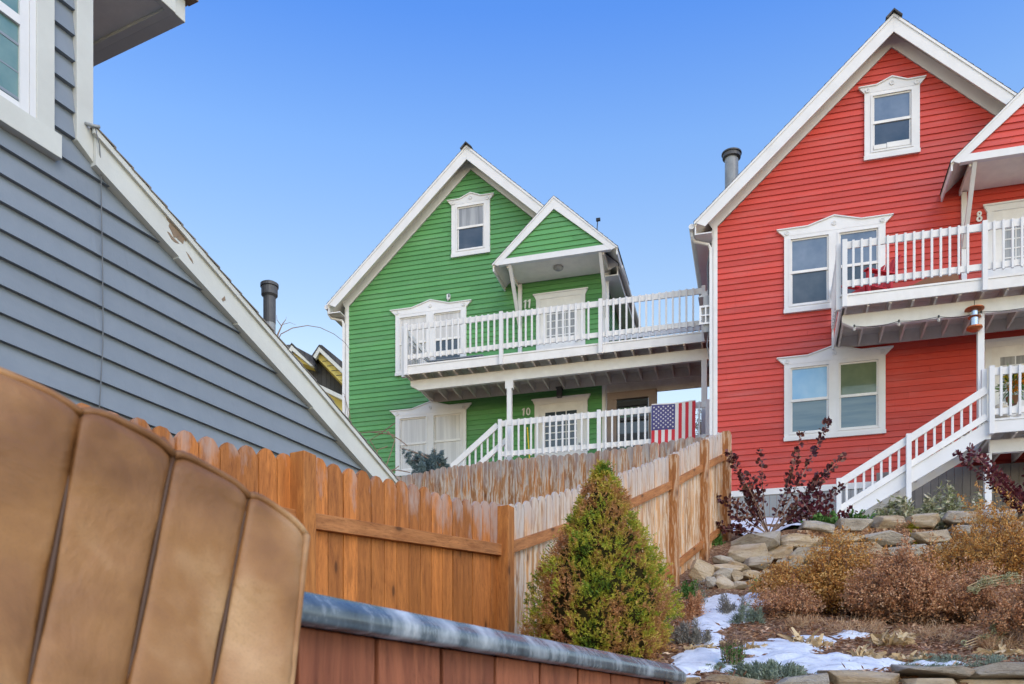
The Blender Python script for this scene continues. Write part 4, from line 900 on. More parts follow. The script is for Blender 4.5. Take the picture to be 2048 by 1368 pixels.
def cover():
    T = [(-150, 700, .78), (163, 826, .86), (347, 905, .94), (497, 990, 1.02), (612, 1072, 1.08)]
    B = [(-230, 1500, .70), (30, 1500, .78), (226, 1500, .86), (398, 1500, .94), (566, 1500, 1.00)]
    T = [P(*t) for t in T]; B = [P(*b_) for b_ in B]
    CV = empty('spa_cover', B[2], 0, 'folded brown vinyl spa cover standing on edge at the lower left', 'spa cover')
    o0 = B[2]; cam_d = Vector((.35, -.93, .1)).normalized()
    # a piece of one panel between seams
    for i in range(4):
        nx, nz = 44, 34; V = []; Fc = []
        for side in (0, 1):
            for j in range(nz+1):
                for k in range(nx+1):
                    s = k/nx; t = j/nz
                    p = T[i].lerp(T[i+1], s).lerp(B[i].lerp(B[i+1], s), t)
                    bul = (1-abs(2*s-1)**9)*(.75+.25*math.sin(PI*s)); hem = .0034*(math.exp(-((s-.055)/.010)**2)+math.exp(-((s-.945)/.010)**2)+math.exp(-((t-.055)/.006)**2))
                    topr_ = math.sqrt(max(0, 1-(1-min(1, t/.045))**2))
                    arch = .008*(1-abs(2*s-1)**4)*(1-t)+.004*noise.noise(Vector((p.x*14, i*3, 0)))*(1-t)
                    wr = .017*noise.noise(Vector((p.x*8+p.z*4, p.y*7, p.z*7-p.x*5)))+.0035*noise.noise(Vector((p.x*16, p.y*16, p.z*34)))
                    if side == 0: q = p+cam_d*((.015*(1-(1-bul)*min(1, t/.03+.25))+wr+hem)*topr_-.006*(1-topr_))
                    else: q = p-cam_d*(.05*topr_*(.25+.75*bul)+.02)
                    V.append((q.x-o0.x, q.y-o0.y, q.z-o0.z+arch))
        m_ = (nx+1)*(nz+1)
        for j in range(nz):
            for k in range(nx):
                a = j*(nx+1)+k; Fc.append((a, a+nx+1, a+nx+2, a+1)); Fc.append((m_+a, m_+a+1, m_+a+nx+2, m_+a+nx+1))
        for k in range(nx): Fc.append((k, k+1, m_+k+1, m_+k))
        for j in range(nz):
            a = j*(nx+1); Fc.append((a, m_+a, m_+a+nx+1, a+nx+1)); a += nx; Fc.append((a, a+nx+1, m_+a+nx+1, m_+a))
        npmesh('panel', V, Fc, M['vinyl'], CV, smooth=True)
        # piping along the top edge
        pi = MB(); pi.tube([T[i].lerp(T[i+1], s)-o0+Vector((0, 0, .008*(1-abs(2*s-1)**4)-.001+.004*noise.noise(Vector((T[i].lerp(T[i+1], s).x*14, i*3, 0))))) for s in [x/10 for x in range(11)]], .0045, 8); pi.build('piping', M['vinyl'], CV, smooth=True)
    for i in (1, 2, 3):
        pi = MB(); pi.tube([T[i].lerp(B[i], t)-o0-cam_d*.002 for t in [x/12 for x in range(13)]], [.0026+.0005*(x % 3 == 0) for x in range(13)], 8); pi.build('seam', M['vinyl_seam'], CV, smooth=True)  # thin dark cord standing in for shadow between the panels
    i = 4; pi = MB(); pi.tube([T[i].lerp(B[i], t)-o0+cam_d*.002 for t in [x/12 for x in range(13)]], .0045, 8); pi.build('piping', M['vinyl'], CV, smooth=True)
    fl = MB(); c_ = T[2]-o0
    a = [c_+Vector((x, y, z)) for x, y, z in ((-.036, .01, .012), (-.014, .014, .024), (-.008, .012, .010), (.004, 0, -.002), (-.012, -.012, .0), (-.03, -.008, .008))]
    fl.add(a+[p+Vector((0, .012, -.012)) for p in a], [(0,1,2,3,4,5), (11,10,9,8,7,6)]+[(k, k+6, (k+1)%6+6, (k+1)%6) for k in range(6)]); f_ = fl.build('strap_flap', M['vinyl'], CV, .003)
cover()
# ---------------------------------------------------------------- stones
def rock(sx, sy, sz, seed, blocky=.6, name='stone', mat='stone', parent=None, bev=.012):
    rr = random.Random(seed); bm = bmesh.new(); pts = []
    for _ in range(22 if blocky < .9 else 40):
        v = Vector((rr.gauss(0, 1), rr.gauss(0, 1), rr.gauss(0, 1))).normalized(); k = max(abs(v.x), abs(v.y), abs(v.z))
        v = v.lerp(v/k, blocky); pts.append((v.x*sx/2*rr.uniform(.86, 1), v.y*sy/2*rr.uniform(.86, 1), v.z*sz/2*rr.uniform(.86, 1)))
    for p in pts: bm.verts.new(p)
    r_ = bmesh.ops.convex_hull(bm, input=bm.verts); bmesh.ops.delete(bm, geom=[g for g in r_['geom_interior'] if isinstance(g, bmesh.types.BMVert)], context='VERTS')
    bmesh.ops.dissolve_limit(bm, angle_limit=R(14), verts=bm.verts, edges=bm.edges)
    me = bpy.data.meshes.new(name); bm.to_mesh(me); bm.free(); me.materials.append(M[mat])
    o_ = bpy.data.objects.new(name, me); COL.objects.link(o_); o_.parent = parent
    b = o_.modifiers.new('bevel', 'BEVEL'); b.width = bev; b.segments = 2; b.limit_method = 'ANGLE'; b.angle_limit = R(20)
    return o_
PILE = [  # u, v, w, h (photo px), distance, tilt, label
 (1512, 1088, 92, 34, 12.0, -8, 'large tan slab lying on top of the rock pile by the fence'),
 (1492, 1110, 88, 36, 11.75, -6, 'long tan slab under the topmost slab of the rock pile'),
 (1556, 1104, 52, 30, 11.9, 0, 'squarish tan block right of the two big slabs of the pile'),
 (1447, 1122, 44, 15, 11.5, 12, 'thin pale slab sloping down at the upper left of the pile'),
 (1478, 1134, 48, 19, 11.4, 12, 'short thin slab just below the long tan slab'),
 (1455, 1139, 58, 19, 11.3, 10, 'middle slab of the three leaning at the left of the pile'),
 (1446, 1150, 48, 24, 11.2, 2, 'pale block with a rusty end in the lower left of the pile'),
 (1473, 1153, 24, 24, 11.15, 0, 'ochre block wedged between the leaning slabs'),
 (1402, 1146, 44, 40, 11.0, 20, 'rounded grey boulder alone at the left, nearest the fence'),
 (1421, 1164, 22, 20, 10.8, 0, 'small stone between the left boulder and the pile'),
 (1447, 1171, 40, 28, 10.9, 30, 'pointed tan stone at the foot of the pile'),
 (1478, 1173, 30, 18, 10.9, 0, 'low flat stone at the foot of the pile beside the snow'),
 (1519, 1128, 58, 22, 11.5, 2, 'wide flat slab on the right of the pile under the square block'),
 (1500, 1150, 44, 18, 11.3, 0, 'grey slab low in the middle of the pile'),
 (1538, 1152, 44, 26, 11.4, 0, 'broad stone low on the right of the pile behind the green tuft'),
 (1580, 1125, 50, 26, 11.8, 4, 'stone half hidden behind the orange bush right of the pile'),
 (1514, 1170, 46, 26, 11.2, 0, 'stone sunk in the ground below the grey slab')]
for i, (u, v, w_, h_, Y, tl_, lb) in enumerate(PILE):
    o_ = rock(w_*Y/F*1.12, max(w_, h_)*.75*Y/F, h_*Y/F*1.2, 100+i, .82, 'stone', 'stone' if i % 3 else 'stone_grey', None, .006); o_.location = P(u, v, Y); o_.rotation_euler = (R(random.uniform(-8, 8)), R(-tl_*-1), R(random.uniform(-15, 15))); tag(o_, lb, 'stone', 'stones of the rock pile by the fence')
def wall_stones(name, lab, rows, seed):
    W_ = empty(name, (0, 0, 0), 0, lab, 'stone wall')
    k = seed
    for (u0, u1, v0, v1, Y, mt) in rows:
        wd = (u1-u0)*Y/F; hh = (v1-v0)*Y/F; o_ = rock(wd*1.10, .42, hh*1.18, k, .96, 'stone', mt, W_, .008); p = P((u0+u1)/2, (v0+v1)/2, Y+.15); o_.location = p; o_.rotation_euler = (R(random.uniform(-3, 3)), R(random.uniform(-2, 2)), R(random.uniform(-5, 5))); k += 1
    return W_
up = [(1598, 1668, 1048, 1072, 12.0, 'stone_grey'), (1668, 1742, 1043, 1070, 12.0, 'stone_grey'), (1744, 1808, 1036, 1064, 12.0, 'stone'), (1812, 1876, 1032, 1060, 12.0, 'stone'), (1878, 1950, 1026, 1052, 12.0, 'stone_grey'), (1952, 2030, 1020, 1048, 12.0, 'stone_grey'), (2032, 2120, 1012, 1044, 12.0, 'stone'),
      (1560, 1640, 1072, 1100, 11.85, 'stone'), (1640, 1722, 1070, 1092, 11.85, 'stone'), (1722, 1822, 1068, 1094, 11.85, 'stone_grey'), (1822, 1900, 1062, 1090, 11.85, 'stone'), (1900, 1990, 1054, 1084, 11.85, 'stone_grey'), (1990, 2110, 1048, 1078, 11.85, 'stone'),
      (1570, 1670, 1100, 1130, 11.75, 'stone_grey'), (1670, 1760, 1092, 1124, 11.75, 'stone'), (1760, 1850, 1094, 1122, 11.75, 'stone_grey'), (1850, 1950, 1090, 1116, 11.75, 'stone'), (1950, 2100, 1084, 1112, 11.75, 'stone'), (1600, 1760, 1126, 1150, 11.6, 'stone'), (1760, 2100, 1118, 1140, 11.6, 'stone_grey')]
wall_stones('stone_wall', 'dry stacked sandstone wall holding the upper bed below the red house', up, 300)
lo_ = [(1400, 1520, 1352, 1400, 5.62, 'stone'), (1522, 1642, 1352, 1400, 5.6, 'stone_grey'), (1644, 1784, 1340, 1400, 5.6, 'stone'), (1787, 1926, 1329, 1358, 5.6, 'stone_grey'), (1926, 2120, 1330, 1360, 5.6, 'stone_grey'), (1787, 1900, 1362, 1405, 5.6, 'stone'), (1902, 2120, 1362, 1405, 5.6, 'stone'),
       (1240, 1398, 1358, 1405, 5.62, 'stone'), (1100, 1240, 1360, 1410, 5.62, 'stone')]
for vv in (1405, 1470, 1540, 1610):
    u = 1090
    while u < 2120: w_ = random.uniform(90, 190); lo_.append((u, u+w_, vv, vv+(60 if vv > 1405 else 64), 5.6, 'stone')); u += w_+3
wall_stones('stone_wall', 'low sandstone retaining wall along the bottom right edge of the garden', lo_, 500)
# ---------------------------------------------------------------- plants
def nv(v): v = np.asarray(v, dtype=float); return v/(np.linalg.norm(v)+1e-9)
def conifer(base, Hh, Wd, lab):
    T = empty('conifer_shrub', base, 0, lab, 'shrub')
    prof = [(0, .36), (.06, .405), (.15, .425), (.30, .425), (.40, .395), (.48, .355), (.57, .30), (.66, .235), (.74, .185), (.82, .135), (.90, .078), (.95, .04), (1.0, .006)]
    rad = lambda t: itp(t, [a for a, b in prof], [b for a, b in prof])*Wd
    def lump(th, t): 
        q = Vector((math.cos(th)*1.5, math.sin(th)*1.5, t*3.4)); return 1.04+.05*noise.noise(q*1.3)+.50*(min(.45, abs(noise.noise(q*2.3+Vector((7,1,2)))))*1.6-.32)*min(1, (1-t)*3+.3)+.05*noise.noise(q*6)
    # solid inner mass
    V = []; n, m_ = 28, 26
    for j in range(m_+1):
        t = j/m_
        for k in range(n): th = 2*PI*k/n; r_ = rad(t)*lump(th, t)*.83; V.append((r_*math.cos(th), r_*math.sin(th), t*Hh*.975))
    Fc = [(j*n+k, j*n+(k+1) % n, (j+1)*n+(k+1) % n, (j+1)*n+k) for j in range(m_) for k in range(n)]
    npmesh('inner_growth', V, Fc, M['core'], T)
    pts = []; dirs = []
    while len(pts) < 5600*18:
        t = random.random()**1.15; th = random.uniform(0, 2*PI)
        if random.random() > .25+rad(t)/Wd*1.5: continue
        if math.sin(th) > .45 and random.random() < .6: continue
        lu = lump(th, t); q0 = random.choice((1, 1, .95, .9, .86, 1.03)); r_ = rad(t)*lu*q0
        p = np.array((r_*math.cos(th), r_*math.sin(th), t*Hh)); o_ = nv((math.cos(th), math.sin(th), .55))
        stray = random.random() < .03; tw = nv(o_+rng.normal(size=3)*.4); L = random.uniform(.025, .06)*(1.7 if stray else 1)
        for k in range(18):
            a = k/17; pts.append(p+tw*L*a+np.array((0, 0, .006*a*a))); dirs.append(nv(tw*1.0+rng.normal(size=3)*.7))
    leaves('foliage', pts, dirs, .020, .0062, M['conifer'], T)
    tk = MB(); tk.tube([(0, 0, -.15), (0, 0, Hh*.5)], [.05, .02], 8); tk.build('trunk', M['twig'], T)
pc = P(1204, 1335, 6.75); conifer((pc.x, pc.y, ground(pc.x, pc.y)-.02), P(0, 928, 6.75).z-ground(pc.x, pc.y), 1.02, 'dense cone shaped dwarf conifer, half green and half browned, in front of the pale fence')
def stem_path(p, d, L, droop=.0, wob=.03, n=6):
    pts = [np.array(p, float)]; d = nv(d)
    for i in range(n): d = nv(d+rng.normal(size=3)*wob+np.array((0, 0, -droop))); pts.append(pts[-1]+d*L/n)
    return pts
def stem_bush(name, lab, cat, base, stems, leafm, L, W, per, spread=.07, r0=.009, lowbare=.25, group=None, round_=True):
    B = empty(name, base, 0, lab, cat, group); tb = MB(); pts = []; dirs = []
    for (dx, dy, dz, ln) in stems:
        sp = stem_path((random.uniform(-.05, .05), random.uniform(-.05, .05), -.03), (dx, dy, dz), ln, .01, .05, 8)
        tb.tube(sp, [r0*(1-.75*i/8) for i in range(9)], 5)
        for k in range(int(per*ln)):
            t = lowbare+(1-lowbare)*random.random()**.8; f = t*8; i = min(7, int(f)); q = sp[i]+(sp[i+1]-sp[i])*(f-i); dd = nv(sp[i+1]-sp[i])
            o_ = nv(rng.normal(size=3)); out = nv(o_-dd*np.dot(o_, dd)); pts.append(q+out*random.uniform(.0, spread)*(1.1-t*.6)); dirs.append(nv(out+dd*.6+rng.normal(size=3)*.4))
    tb.build('stems', M['twig'], B); leaves('foliage', pts, dirs, L, W, M[leafm], B, round_); return B
def fan(n, az0, az1, el0, el1, l0, l1):
    o_ = []
    for _ in range(n):
        a = R(random.uniform(az0, az1)); e = R(random.uniform(el0, el1)); o_.append((math.cos(a)*math.cos(e), math.sin(a)*math.cos(e)*.6, math.sin(e), random.uniform(l0, l1)))
    return o_
b_ = gp(1540, 1070, 12.1)
def to(u, v, Y, base): p = P(u, v, Y)-base; return (p.x, p.y, p.z, p.length)
base = P(1541, 1068, 12.9)
st = [to(u, v, 12.9, base) for u, v in ((1690, 822, ), (1686, 900), (1655, 880), (1580, 930), (1625, 1000), (1515, 900), (1492, 892), (1460, 900), (1432, 958), (1405, 1008), (1452, 985), (1480, 960), (1500, 1010), (1495, 970), (1650, 960), (1660, 990), (1690, 985), (1620, 1020), (1440, 1050), (1655, 930), (1500, 940), (1640, 1000), (1675, 950), (1420, 1030), (1465, 1020))]
stem_bush('smoke_bush', 'spreading purple leaved shrub with bare lower stems in front of the red wall', 'shrub', base, st, 'purple', .06, .048, 62, .055, .010, .30)
base = P(1640, 1065, 12.6)
st = [to(u, v, 12.6, base) for u, v in ((1600, 990), (1640, 975), (1680, 990), (1705, 1010), (1620, 1010), (1660, 1005), (1690, 1030), (1590, 1030), (1700, 1045), (1650, 1030), (1610, 1045))]
stem_bush('smoke_bush', 'low maroon leaved shrub just left of the stair foot', 'shrub', base, st, 'crimson', .06, .048, 105, .12, .010, .15)
base = P(2085, 1040, 11.2)
st = [to(u, v, 11.2, base) for u, v in ((1922, 878), (1940, 900), (1965, 915), (1985, 935), (2010, 950), (1955, 935), (2040, 940), (2030, 970), (1990, 970), (1935, 885), (2050, 985), (1975, 950), (2015, 985))]
stem_bush('smoke_bush', 'crimson leaved branches leaning in from the right edge below the deck', 'shrub', base, st, 'crimson', .05, .04, 95, .06, .009, .2)
def spirea(u, v, Y, wpx, hpx, leafm, lab, n=130, dens=60, L=.028, seed=0):
    p = P(u, v, Y); g = ground(p.x, p.y); Hh = hpx*Y/F; Wd = wpx*Y/F/2
    B = empty('dry_shrub', (p.x, p.y, g), 0, lab, 'shrub', 'dry autumn shrubs in the garden'); tb = MB(); pts = []; dirs = []
    sd_ = Vector((u*.013, v*.017, 0))
    for _ in range(n):
        a = random.uniform(0, 2*PI); q = random.random()**.6; k0 = 1+.55*noise.noise(sd_+Vector((math.cos(a)*1.6, math.sin(a)*1.6, q*1.5)))
        x, y = math.cos(a)*q*Wd*k0, math.sin(a)*q*Wd*.8*k0
        top = Hh*(1-.62*q**1.8)*k0*random.uniform(.55, 1.12)*(1.22 if random.random() < .06 else 1); sx = x*.15+random.uniform(-.06, .06); sy = y*.15+random.uniform(-.06, .06)
        sp = [np.array((sx+(x-sx)*t**1.2+random.uniform(-.02, .02), sy+(y-sy)*t**1.2+random.uniform(-.015, .015), top*t**.9)) for t in (0, .2, .4, .6, .8, 1)]
        tb.tube(sp, [.0048, .0042, .0034, .0026, .0018, .001], 4, False)
        for k in range(7):
            f = random.uniform(1.2, 4.99); i = int(f); s0 = sp[i]+(sp[i+1]-sp[i])*(f-i); dd = nv(nv(sp[i+1]-sp[i])+rng.normal(size=3)*.65); s1 = s0+dd*random.uniform(.05, .16)
            tb.tube([s0, s1], [.0018, .0009], 3, False)
            for c2 in range(2):
                cc_ = s0+(s1-s0)*(1 if c2 == 0 else random.uniform(.3, .8))
                for _k in range(int(dens*.11)): pts.append(cc_+rng.normal(size=3)*.013); dirs.append(nv(rng.normal(size=3)+np.array((0, 0, .4))))
        for _k in range(int(dens*.16)): pts.append(sp[-1]+rng.normal(size=3)*.016); dirs.append(nv(rng.normal(size=3)))
    for _ in range(60):                              # dead tangle at the foot
        a = random.uniform(0, 2*PI); r0 = random.uniform(.02, .12); r1 = random.uniform(.15, .75)*Wd; tb.tube([(math.cos(a)*r0, math.sin(a)*r0, .02), (math.cos(a+.3)*r1*.6, math.sin(a+.3)*r1*.5, random.uniform(.03, .16)), (math.cos(a)*r1, math.sin(a)*r1*.7, random.uniform(.0, .08))], [.004, .003, .001], 4, False)
    tb.build('stems', M['twig'], B); leaves('foliage', pts, dirs, L, L*.55, M[leafm], B)
    return B
spirea(1665, 1222, 9.0, 250, 128, 'orange', 'wide amber dry shrub right of the rock pile, tallest in the middle', 330, 70)
spirea(1805, 1252, 8.3, 240, 140, 'rusty', 'rusty pink dry shrub with tangled bare base in the middle foreground of the bed', 320, 70, .025)
spirea(2000, 1150, 9.6, 270, 185, 'orange', 'big amber dry shrub at the right edge below the crimson branches', 340, 70)
spirea(1890, 1175, 9.9, 170, 100, 'orange', 'amber dry shrub between the stone wall and the right edge shrub', 200, 70)
spirea(1750, 1165, 10.2, 170, 72, 'rusty', 'rusty dry shrub in front of the upper stone wall', 190, 64, .026)
spirea(2050, 1300, 7.0, 150, 110, 'rusty', 'small rusty dry shrub at the lower right edge above the retaining wall', 120, 60, .024)
spirea(1575, 1240, 8.6, 130, 45, 'rusty', 'low rusty spreading growth left of the amber shrub over the snow', 90, 60, .022)
spirea(1945, 1225, 8.4, 200, 95, 'rusty', 'loose rusty dry growth under the pale sedum heads at the right', 130, 60, .024)
spirea(1560, 1188, 9.9, 90, 70, 'orange', 'small amber dry shrub against the right side of the rock pile', 70, 60, .026)
def tuft(name, lab, cat, u, v, wpx, hpx, leafm, L, W, n, up=1.0, group=None, y0=5.7, spread=1.0, flat=.7, Yf=None):
    p = gp(u, v, y0)
    if Yf: p = P(u, v, Yf); p.z = ground(p.x, p.y)
    Y = p.y; Hh = hpx*Y/F; Wd = wpx*Y/F/2; pts = []; dirs = []
    subs = []
    for _ in range(max(5, int(wpx/9))):
        a = random.uniform(0, 2*PI); q = math.sqrt(random.random())*.8; subs.append((math.cos(a)*q*Wd, math.sin(a)*q*Wd*flat, random.uniform(.45, 1.1), random.uniform(.18, .42)))
    for _ in range(n):
        sx_, sy_, sh_, sr_ = random.choice(subs); a = random.uniform(0, 2*PI); q = abs(random.gauss(0, .6)); x, y = sx_+math.cos(a)*q*Wd*sr_, sy_+math.sin(a)*q*Wd*sr_*flat; q = min(1.2, q); h_ = sh_* Hh*random.random()*(1-.6*q*q)*(1-L/max(Hh, L)*.6)
        gz = ground(p.x+x, p.y+y)-p.z
        pts.append((x, y, gz+h_)); dirs.append(nv(np.array((x/Wd*spread, y/Wd*spread, up))+rng.normal(size=3)*.65))
    o_ = leaves(name, pts, dirs, L, W, M[leafm], None); o_.location = p; return tag(o_, lab, cat, group)
def stalks(name, lab, cat, u, v, wpx, hpx, n, stalkm='twig', headm=None, lean=.25, r_=.0025, low=None, y0=5.7, head=.012):
    p = gp(u, v, y0); Y = p.y; Hh = hpx*Y/F; Wd = wpx*Y/F/2; B = empty(name, p, 0, lab, cat); tb = MB(); pts = []; dirs = []; lp = []; ld = []
    for _ in range(n):
        a = random.uniform(0, 2*PI); q = math.sqrt(random.random()); x, y = math.cos(a)*q*Wd*.6, math.sin(a)*q*Wd*.5; h_ = Hh*random.uniform(.7, 1.05)
        e = np.array((x*(1+lean*2)+random.uniform(-.02, .02), y*(1+lean*2), h_)); sp = [np.array((x, y, -.01)), (np.array((x, y, 0))+e)/2+rng.normal(size=3)*.006, e]
        tb.tube(sp, [r_, r_*.8, r_*.6], 4, False)
        for k in range(5): pts.append(e+rng.normal(size=3)*head*.6); dirs.append(nv(rng.normal(size=3)))
        for k in range(14): t = random.random()*.7; lp.append(sp[0]+(e-sp[0])*t); ld.append(nv(rng.normal(size=3)+np.array((0, 0, .8))))
    tb.build('stems', M[stalkm], B)
    if headm: leaves('dry_tips', pts, dirs, head*1.3, head, M[headm], B)
    if low: leaves('foliage', lp, ld, .03, .008, M[low], B)
    return B
tuft('ground_cover', 'green ivy patch creeping along the foot of the pale fence', 'ground cover', 1420, 1090, 70, 30, 'green_leaf', .05, .035, 700, .6, y0=10)['kind'] = 'stuff'
tuft('ground_cover', 'grey green mat spilling over the retaining wall right of the hot tub', 'ground cover', 1535, 1352, 150, 30, 'sage', .035, .009, 5200, .9)['kind'] = 'stuff'
tuft('ground_cover', 'pale green mat along the top of the retaining wall at the right', 'ground cover', 1900, 1325, 240, 12, 'sage', .02, .006, 5000, .8)['kind'] = 'stuff'
tuft('ground_cover', 'small green mat beside the corner of the hot tub', 'ground cover', 1425, 1338, 70, 12, 'sage', .02, .006, 1400, .8)['kind'] = 'stuff'
tuft('low_shrub', 'reddish green cushion plant against the right flank of the conifer', 'shrub', 1375, 1245, 78, 62, 'rusty', .022, .010, 3200, .8)
tuft('low_shrub', 'green brown leafy clump above the cushion plant beside the fence', 'shrub', 1378, 1195, 66, 44, 'green_leaf', .03, .015, 1400, .8, y0=7)
for u_, v_q, w_q, h_q, lb_ in ((1700, 1262, 150, 34, 'thin straw grass under the amber shrub in the middle'), (1870, 1282, 170, 36, 'thin straw grass across the mulch right of the rusty shrub'), (2000, 1300, 120, 40, 'thin straw grass above the wall near the right edge'), (1590, 1250, 110, 22, 'thin straw grass left of the middle shrubs')):
    tuft('dry_grass', lb_, 'dry grass', u_, v_q, w_q, h_q, 'rustygrass', .075, .0035, 900, .5)
tuft('lavender', 'grey dried lavender clump beside the conifer over the snow', 'plant', 1385, 1290, 76, 52, 'greyherb', .045, .006, 2200, 1.2)
tuft('lavender', 'small grey lavender clump in the snow left of the amber shrub', 'plant', 1462, 1228, 58, 42, 'greyherb', .045, .006, 1300, 1.1)
tuft('lavender', 'sage green feathery clump at the middle of the snow patch', 'plant', 1492, 1248, 62, 44, 'sage', .045, .006, 1600, 1.1)
tuft('leafy_plant', 'green tuft at the right foot of the rock pile', 'plant', 1524, 1185, 50, 34, 'green_leaf', .06, .012, 420, 1.2, y0=9)
stalks('seed_stalks', 'upright plant with thin dark stalks standing in the snow by the wall', 'plant', 1465, 1335, 66, 66, 46, 'twig', 'twig', .2, .0022, 'green_leaf')
stalks('seed_stalks', 'thin seed stalks rising in front of the rock pile', 'plant', 1405, 1212, 36, 52, 22, 'twig', 'greyherb', .2, .0022, 'sage')
def straw(u, v, wpx, hpx, lab, n=120):
    p = gp(u, v); Y = p.y; Hh = hpx*Y/F; Wd = wpx*Y/F/2; mb = MB()
    for _ in range(n):
        a = random.uniform(0, 2*PI); q = math.sqrt(random.random()); x, y = math.cos(a)*q*Wd, math.sin(a)*q*Wd*.5; h_ = Hh*random.uniform(.35, 1.0); ln = random.uniform(-.05, .05)
        b0_ = Vector((x*.8, y*.8, -.01)); dr_ = Vector((x/Wd+random.gauss(0, .5), y/Wd+random.gauss(0, .5), random.uniform(.15, 1.3))).normalized(); L_ = max(h_, .05)*random.uniform(.7, 1.3); sd = dr_.cross(Vector((random.gauss(0, 1), random.gauss(0, 1), .3))).normalized()*random.uniform(.006, .019)
        m1 = b0_+dr_*L_*.55; e = m1+(dr_+Vector((random.gauss(0, .6), random.gauss(0, .6), random.uniform(-1.3, .2)))).normalized()*L_*.5; m1.z = max(m1.z, .005); e.z = max(e.z, .004)
        mb.add([b0_-sd, b0_+sd, m1+sd*1.2, m1-sd*1.2, e+sd*.5, e-sd*.6], [(0, 1, 2, 3), (3, 2, 4, 5)])
    o_ = mb.build('cut_stalks', M['palegrass'], None); o_.location = p; tag(o_, lab, 'dead plant', 'cut back straw coloured clumps')
for a in ((1612, 1292, 70, 40, 'tall fan of cut straw stalks in the snow, left of centre of the bed', 90), (1512, 1302, 40, 24, 'small cut straw clump beside the thin dark stalks'), (1725, 1318, 56, 30, 'broad cut straw clump at the right end of the snow'),
          (1785, 1290, 56, 44, 'ragged cut straw clump under the rusty shrub'), (1815, 1320, 80, 28, 'low wide cut straw clump at the end of the snow by the wall', 90), (2010, 1312, 60, 36, 'cut straw clump near the right edge above the wall'), (1400, 1300, 60, 20, 'flattened brown stalks under the grey lavender'), (1465, 1290, 40, 14, 'tiny brown stubble patch in the snow')): straw(*a)
# wilted perennials, sedum, cabbage greens above the wall
tuft('wilted_plant', 'wilted grey green perennials drooping over the stone wall below the stair', 'plant', 1830, 1034, 150, 80, 'wilted', .09, .032, 1800, -.2, Yf=12.55)
tuft('wilted_plant', 'wilted pale perennials taller, further right below the deck', 'plant', 1905, 1026, 130, 105, 'wilted', .09, .032, 1700, -.2, Yf=12.55)
tuft('wilted_plant', 'small wilted stems directly at the stair foot', 'plant', 1765, 1036, 70, 62, 'wilted', .09, .03, 500, .1, Yf=12.55)
tuft('leafy_plant', 'bright green leafy clump right of the maroon shrub', 'plant', 1714, 1042, 64, 46, 'green_leaf', .07, .045, 420, .5, Yf=12.55)
tuft('leafy_plant', 'flat green plant on the wall top below the maroon shrub', 'plant', 1645, 1058, 80, 34, 'green_leaf', .07, .045, 400, .4, Yf=12.25)
tuft('moss', 'yellow moss cushion growing in the stone wall', 'moss', 1822, 1062, 34, 22, 'moss', .025, .018, 700, .5, y0=11.6)
def sedum(path, lab):
    base = P(*path[-1]); B = empty('sedum', base, 0, lab, 'plant'); tb = MB(); pts = []
    for j in range(4):
        pp_ = [P(u, v+j*5, Y+.02*j)-base+Vector((0, 0, random.uniform(-.01, .01))) for u, v, Y in path]; tb.tube(pp_, .0035, 5)
        for k in range(11):
            t = random.random(); i = min(len(pp_)-2, int(t*(len(pp_)-1)*.8)); q = pp_[i].lerp(pp_[i+1], random.random()); pts.append(q+Vector((random.uniform(-.01, .01), random.uniform(-.02, .02), random.uniform(-.012, .02))))
    tb.build('stems', M['palegrass'], B); V = []; D = []
    for q in pts:
        for k in range(60): d_ = nv(rng.normal(size=3)); V.append(np.array(q)+d_*.013); D.append(d_)
    leaves('flower_heads', V, D, .011, .009, M['sedumhead'], B)
sedum([(1936, 1172, 7.9), (1965, 1160, 7.9), (2000, 1152, 7.9), (2040, 1150, 7.9), (2090, 1165, 7.9)], 'drooping stem of pale rounded sedum heads at the right edge')
sedum([(1985, 1250, 7.0), (2000, 1245, 7.0), (2020, 1262, 7.0), (1960, 1275, 7.0), (1930, 1285, 6.9)], 'fallen sedum stem with pale heads lying on the mulch')
# loose bark chips on the bed
def chips():
    V = []; D = []
    while len(V) < 9000:
        u = random.uniform(1380, 2070); v = random.uniform(1195, 1345); Y = None
        X = random.uniform(.9, 5.2); Y = random.uniform(5.7, 10.5); z = ground(X, Y)
        if snowmask(X, Y, z) > -.02 and random.random() < .985: continue
        V.append((X, Y, z+.006+random.random()*.012)); D.append(nv((random.gauss(0, 1), random.gauss(0, 1), random.gauss(0, .3))))
    o_ = leaves('bark_chips', V, D, .055, .016, foliage('bark_chip', [(0, (.09, .04, .024)), (.5, (.27, .125, .066)), (.8, (.46, .27, .16)), (1, (.70, .54, .38))], 4, .8, trans=0), None); tag(o_, 'loose brown bark chips scattered over the garden bed', 'bark mulch', None, 'stuff')
chips()
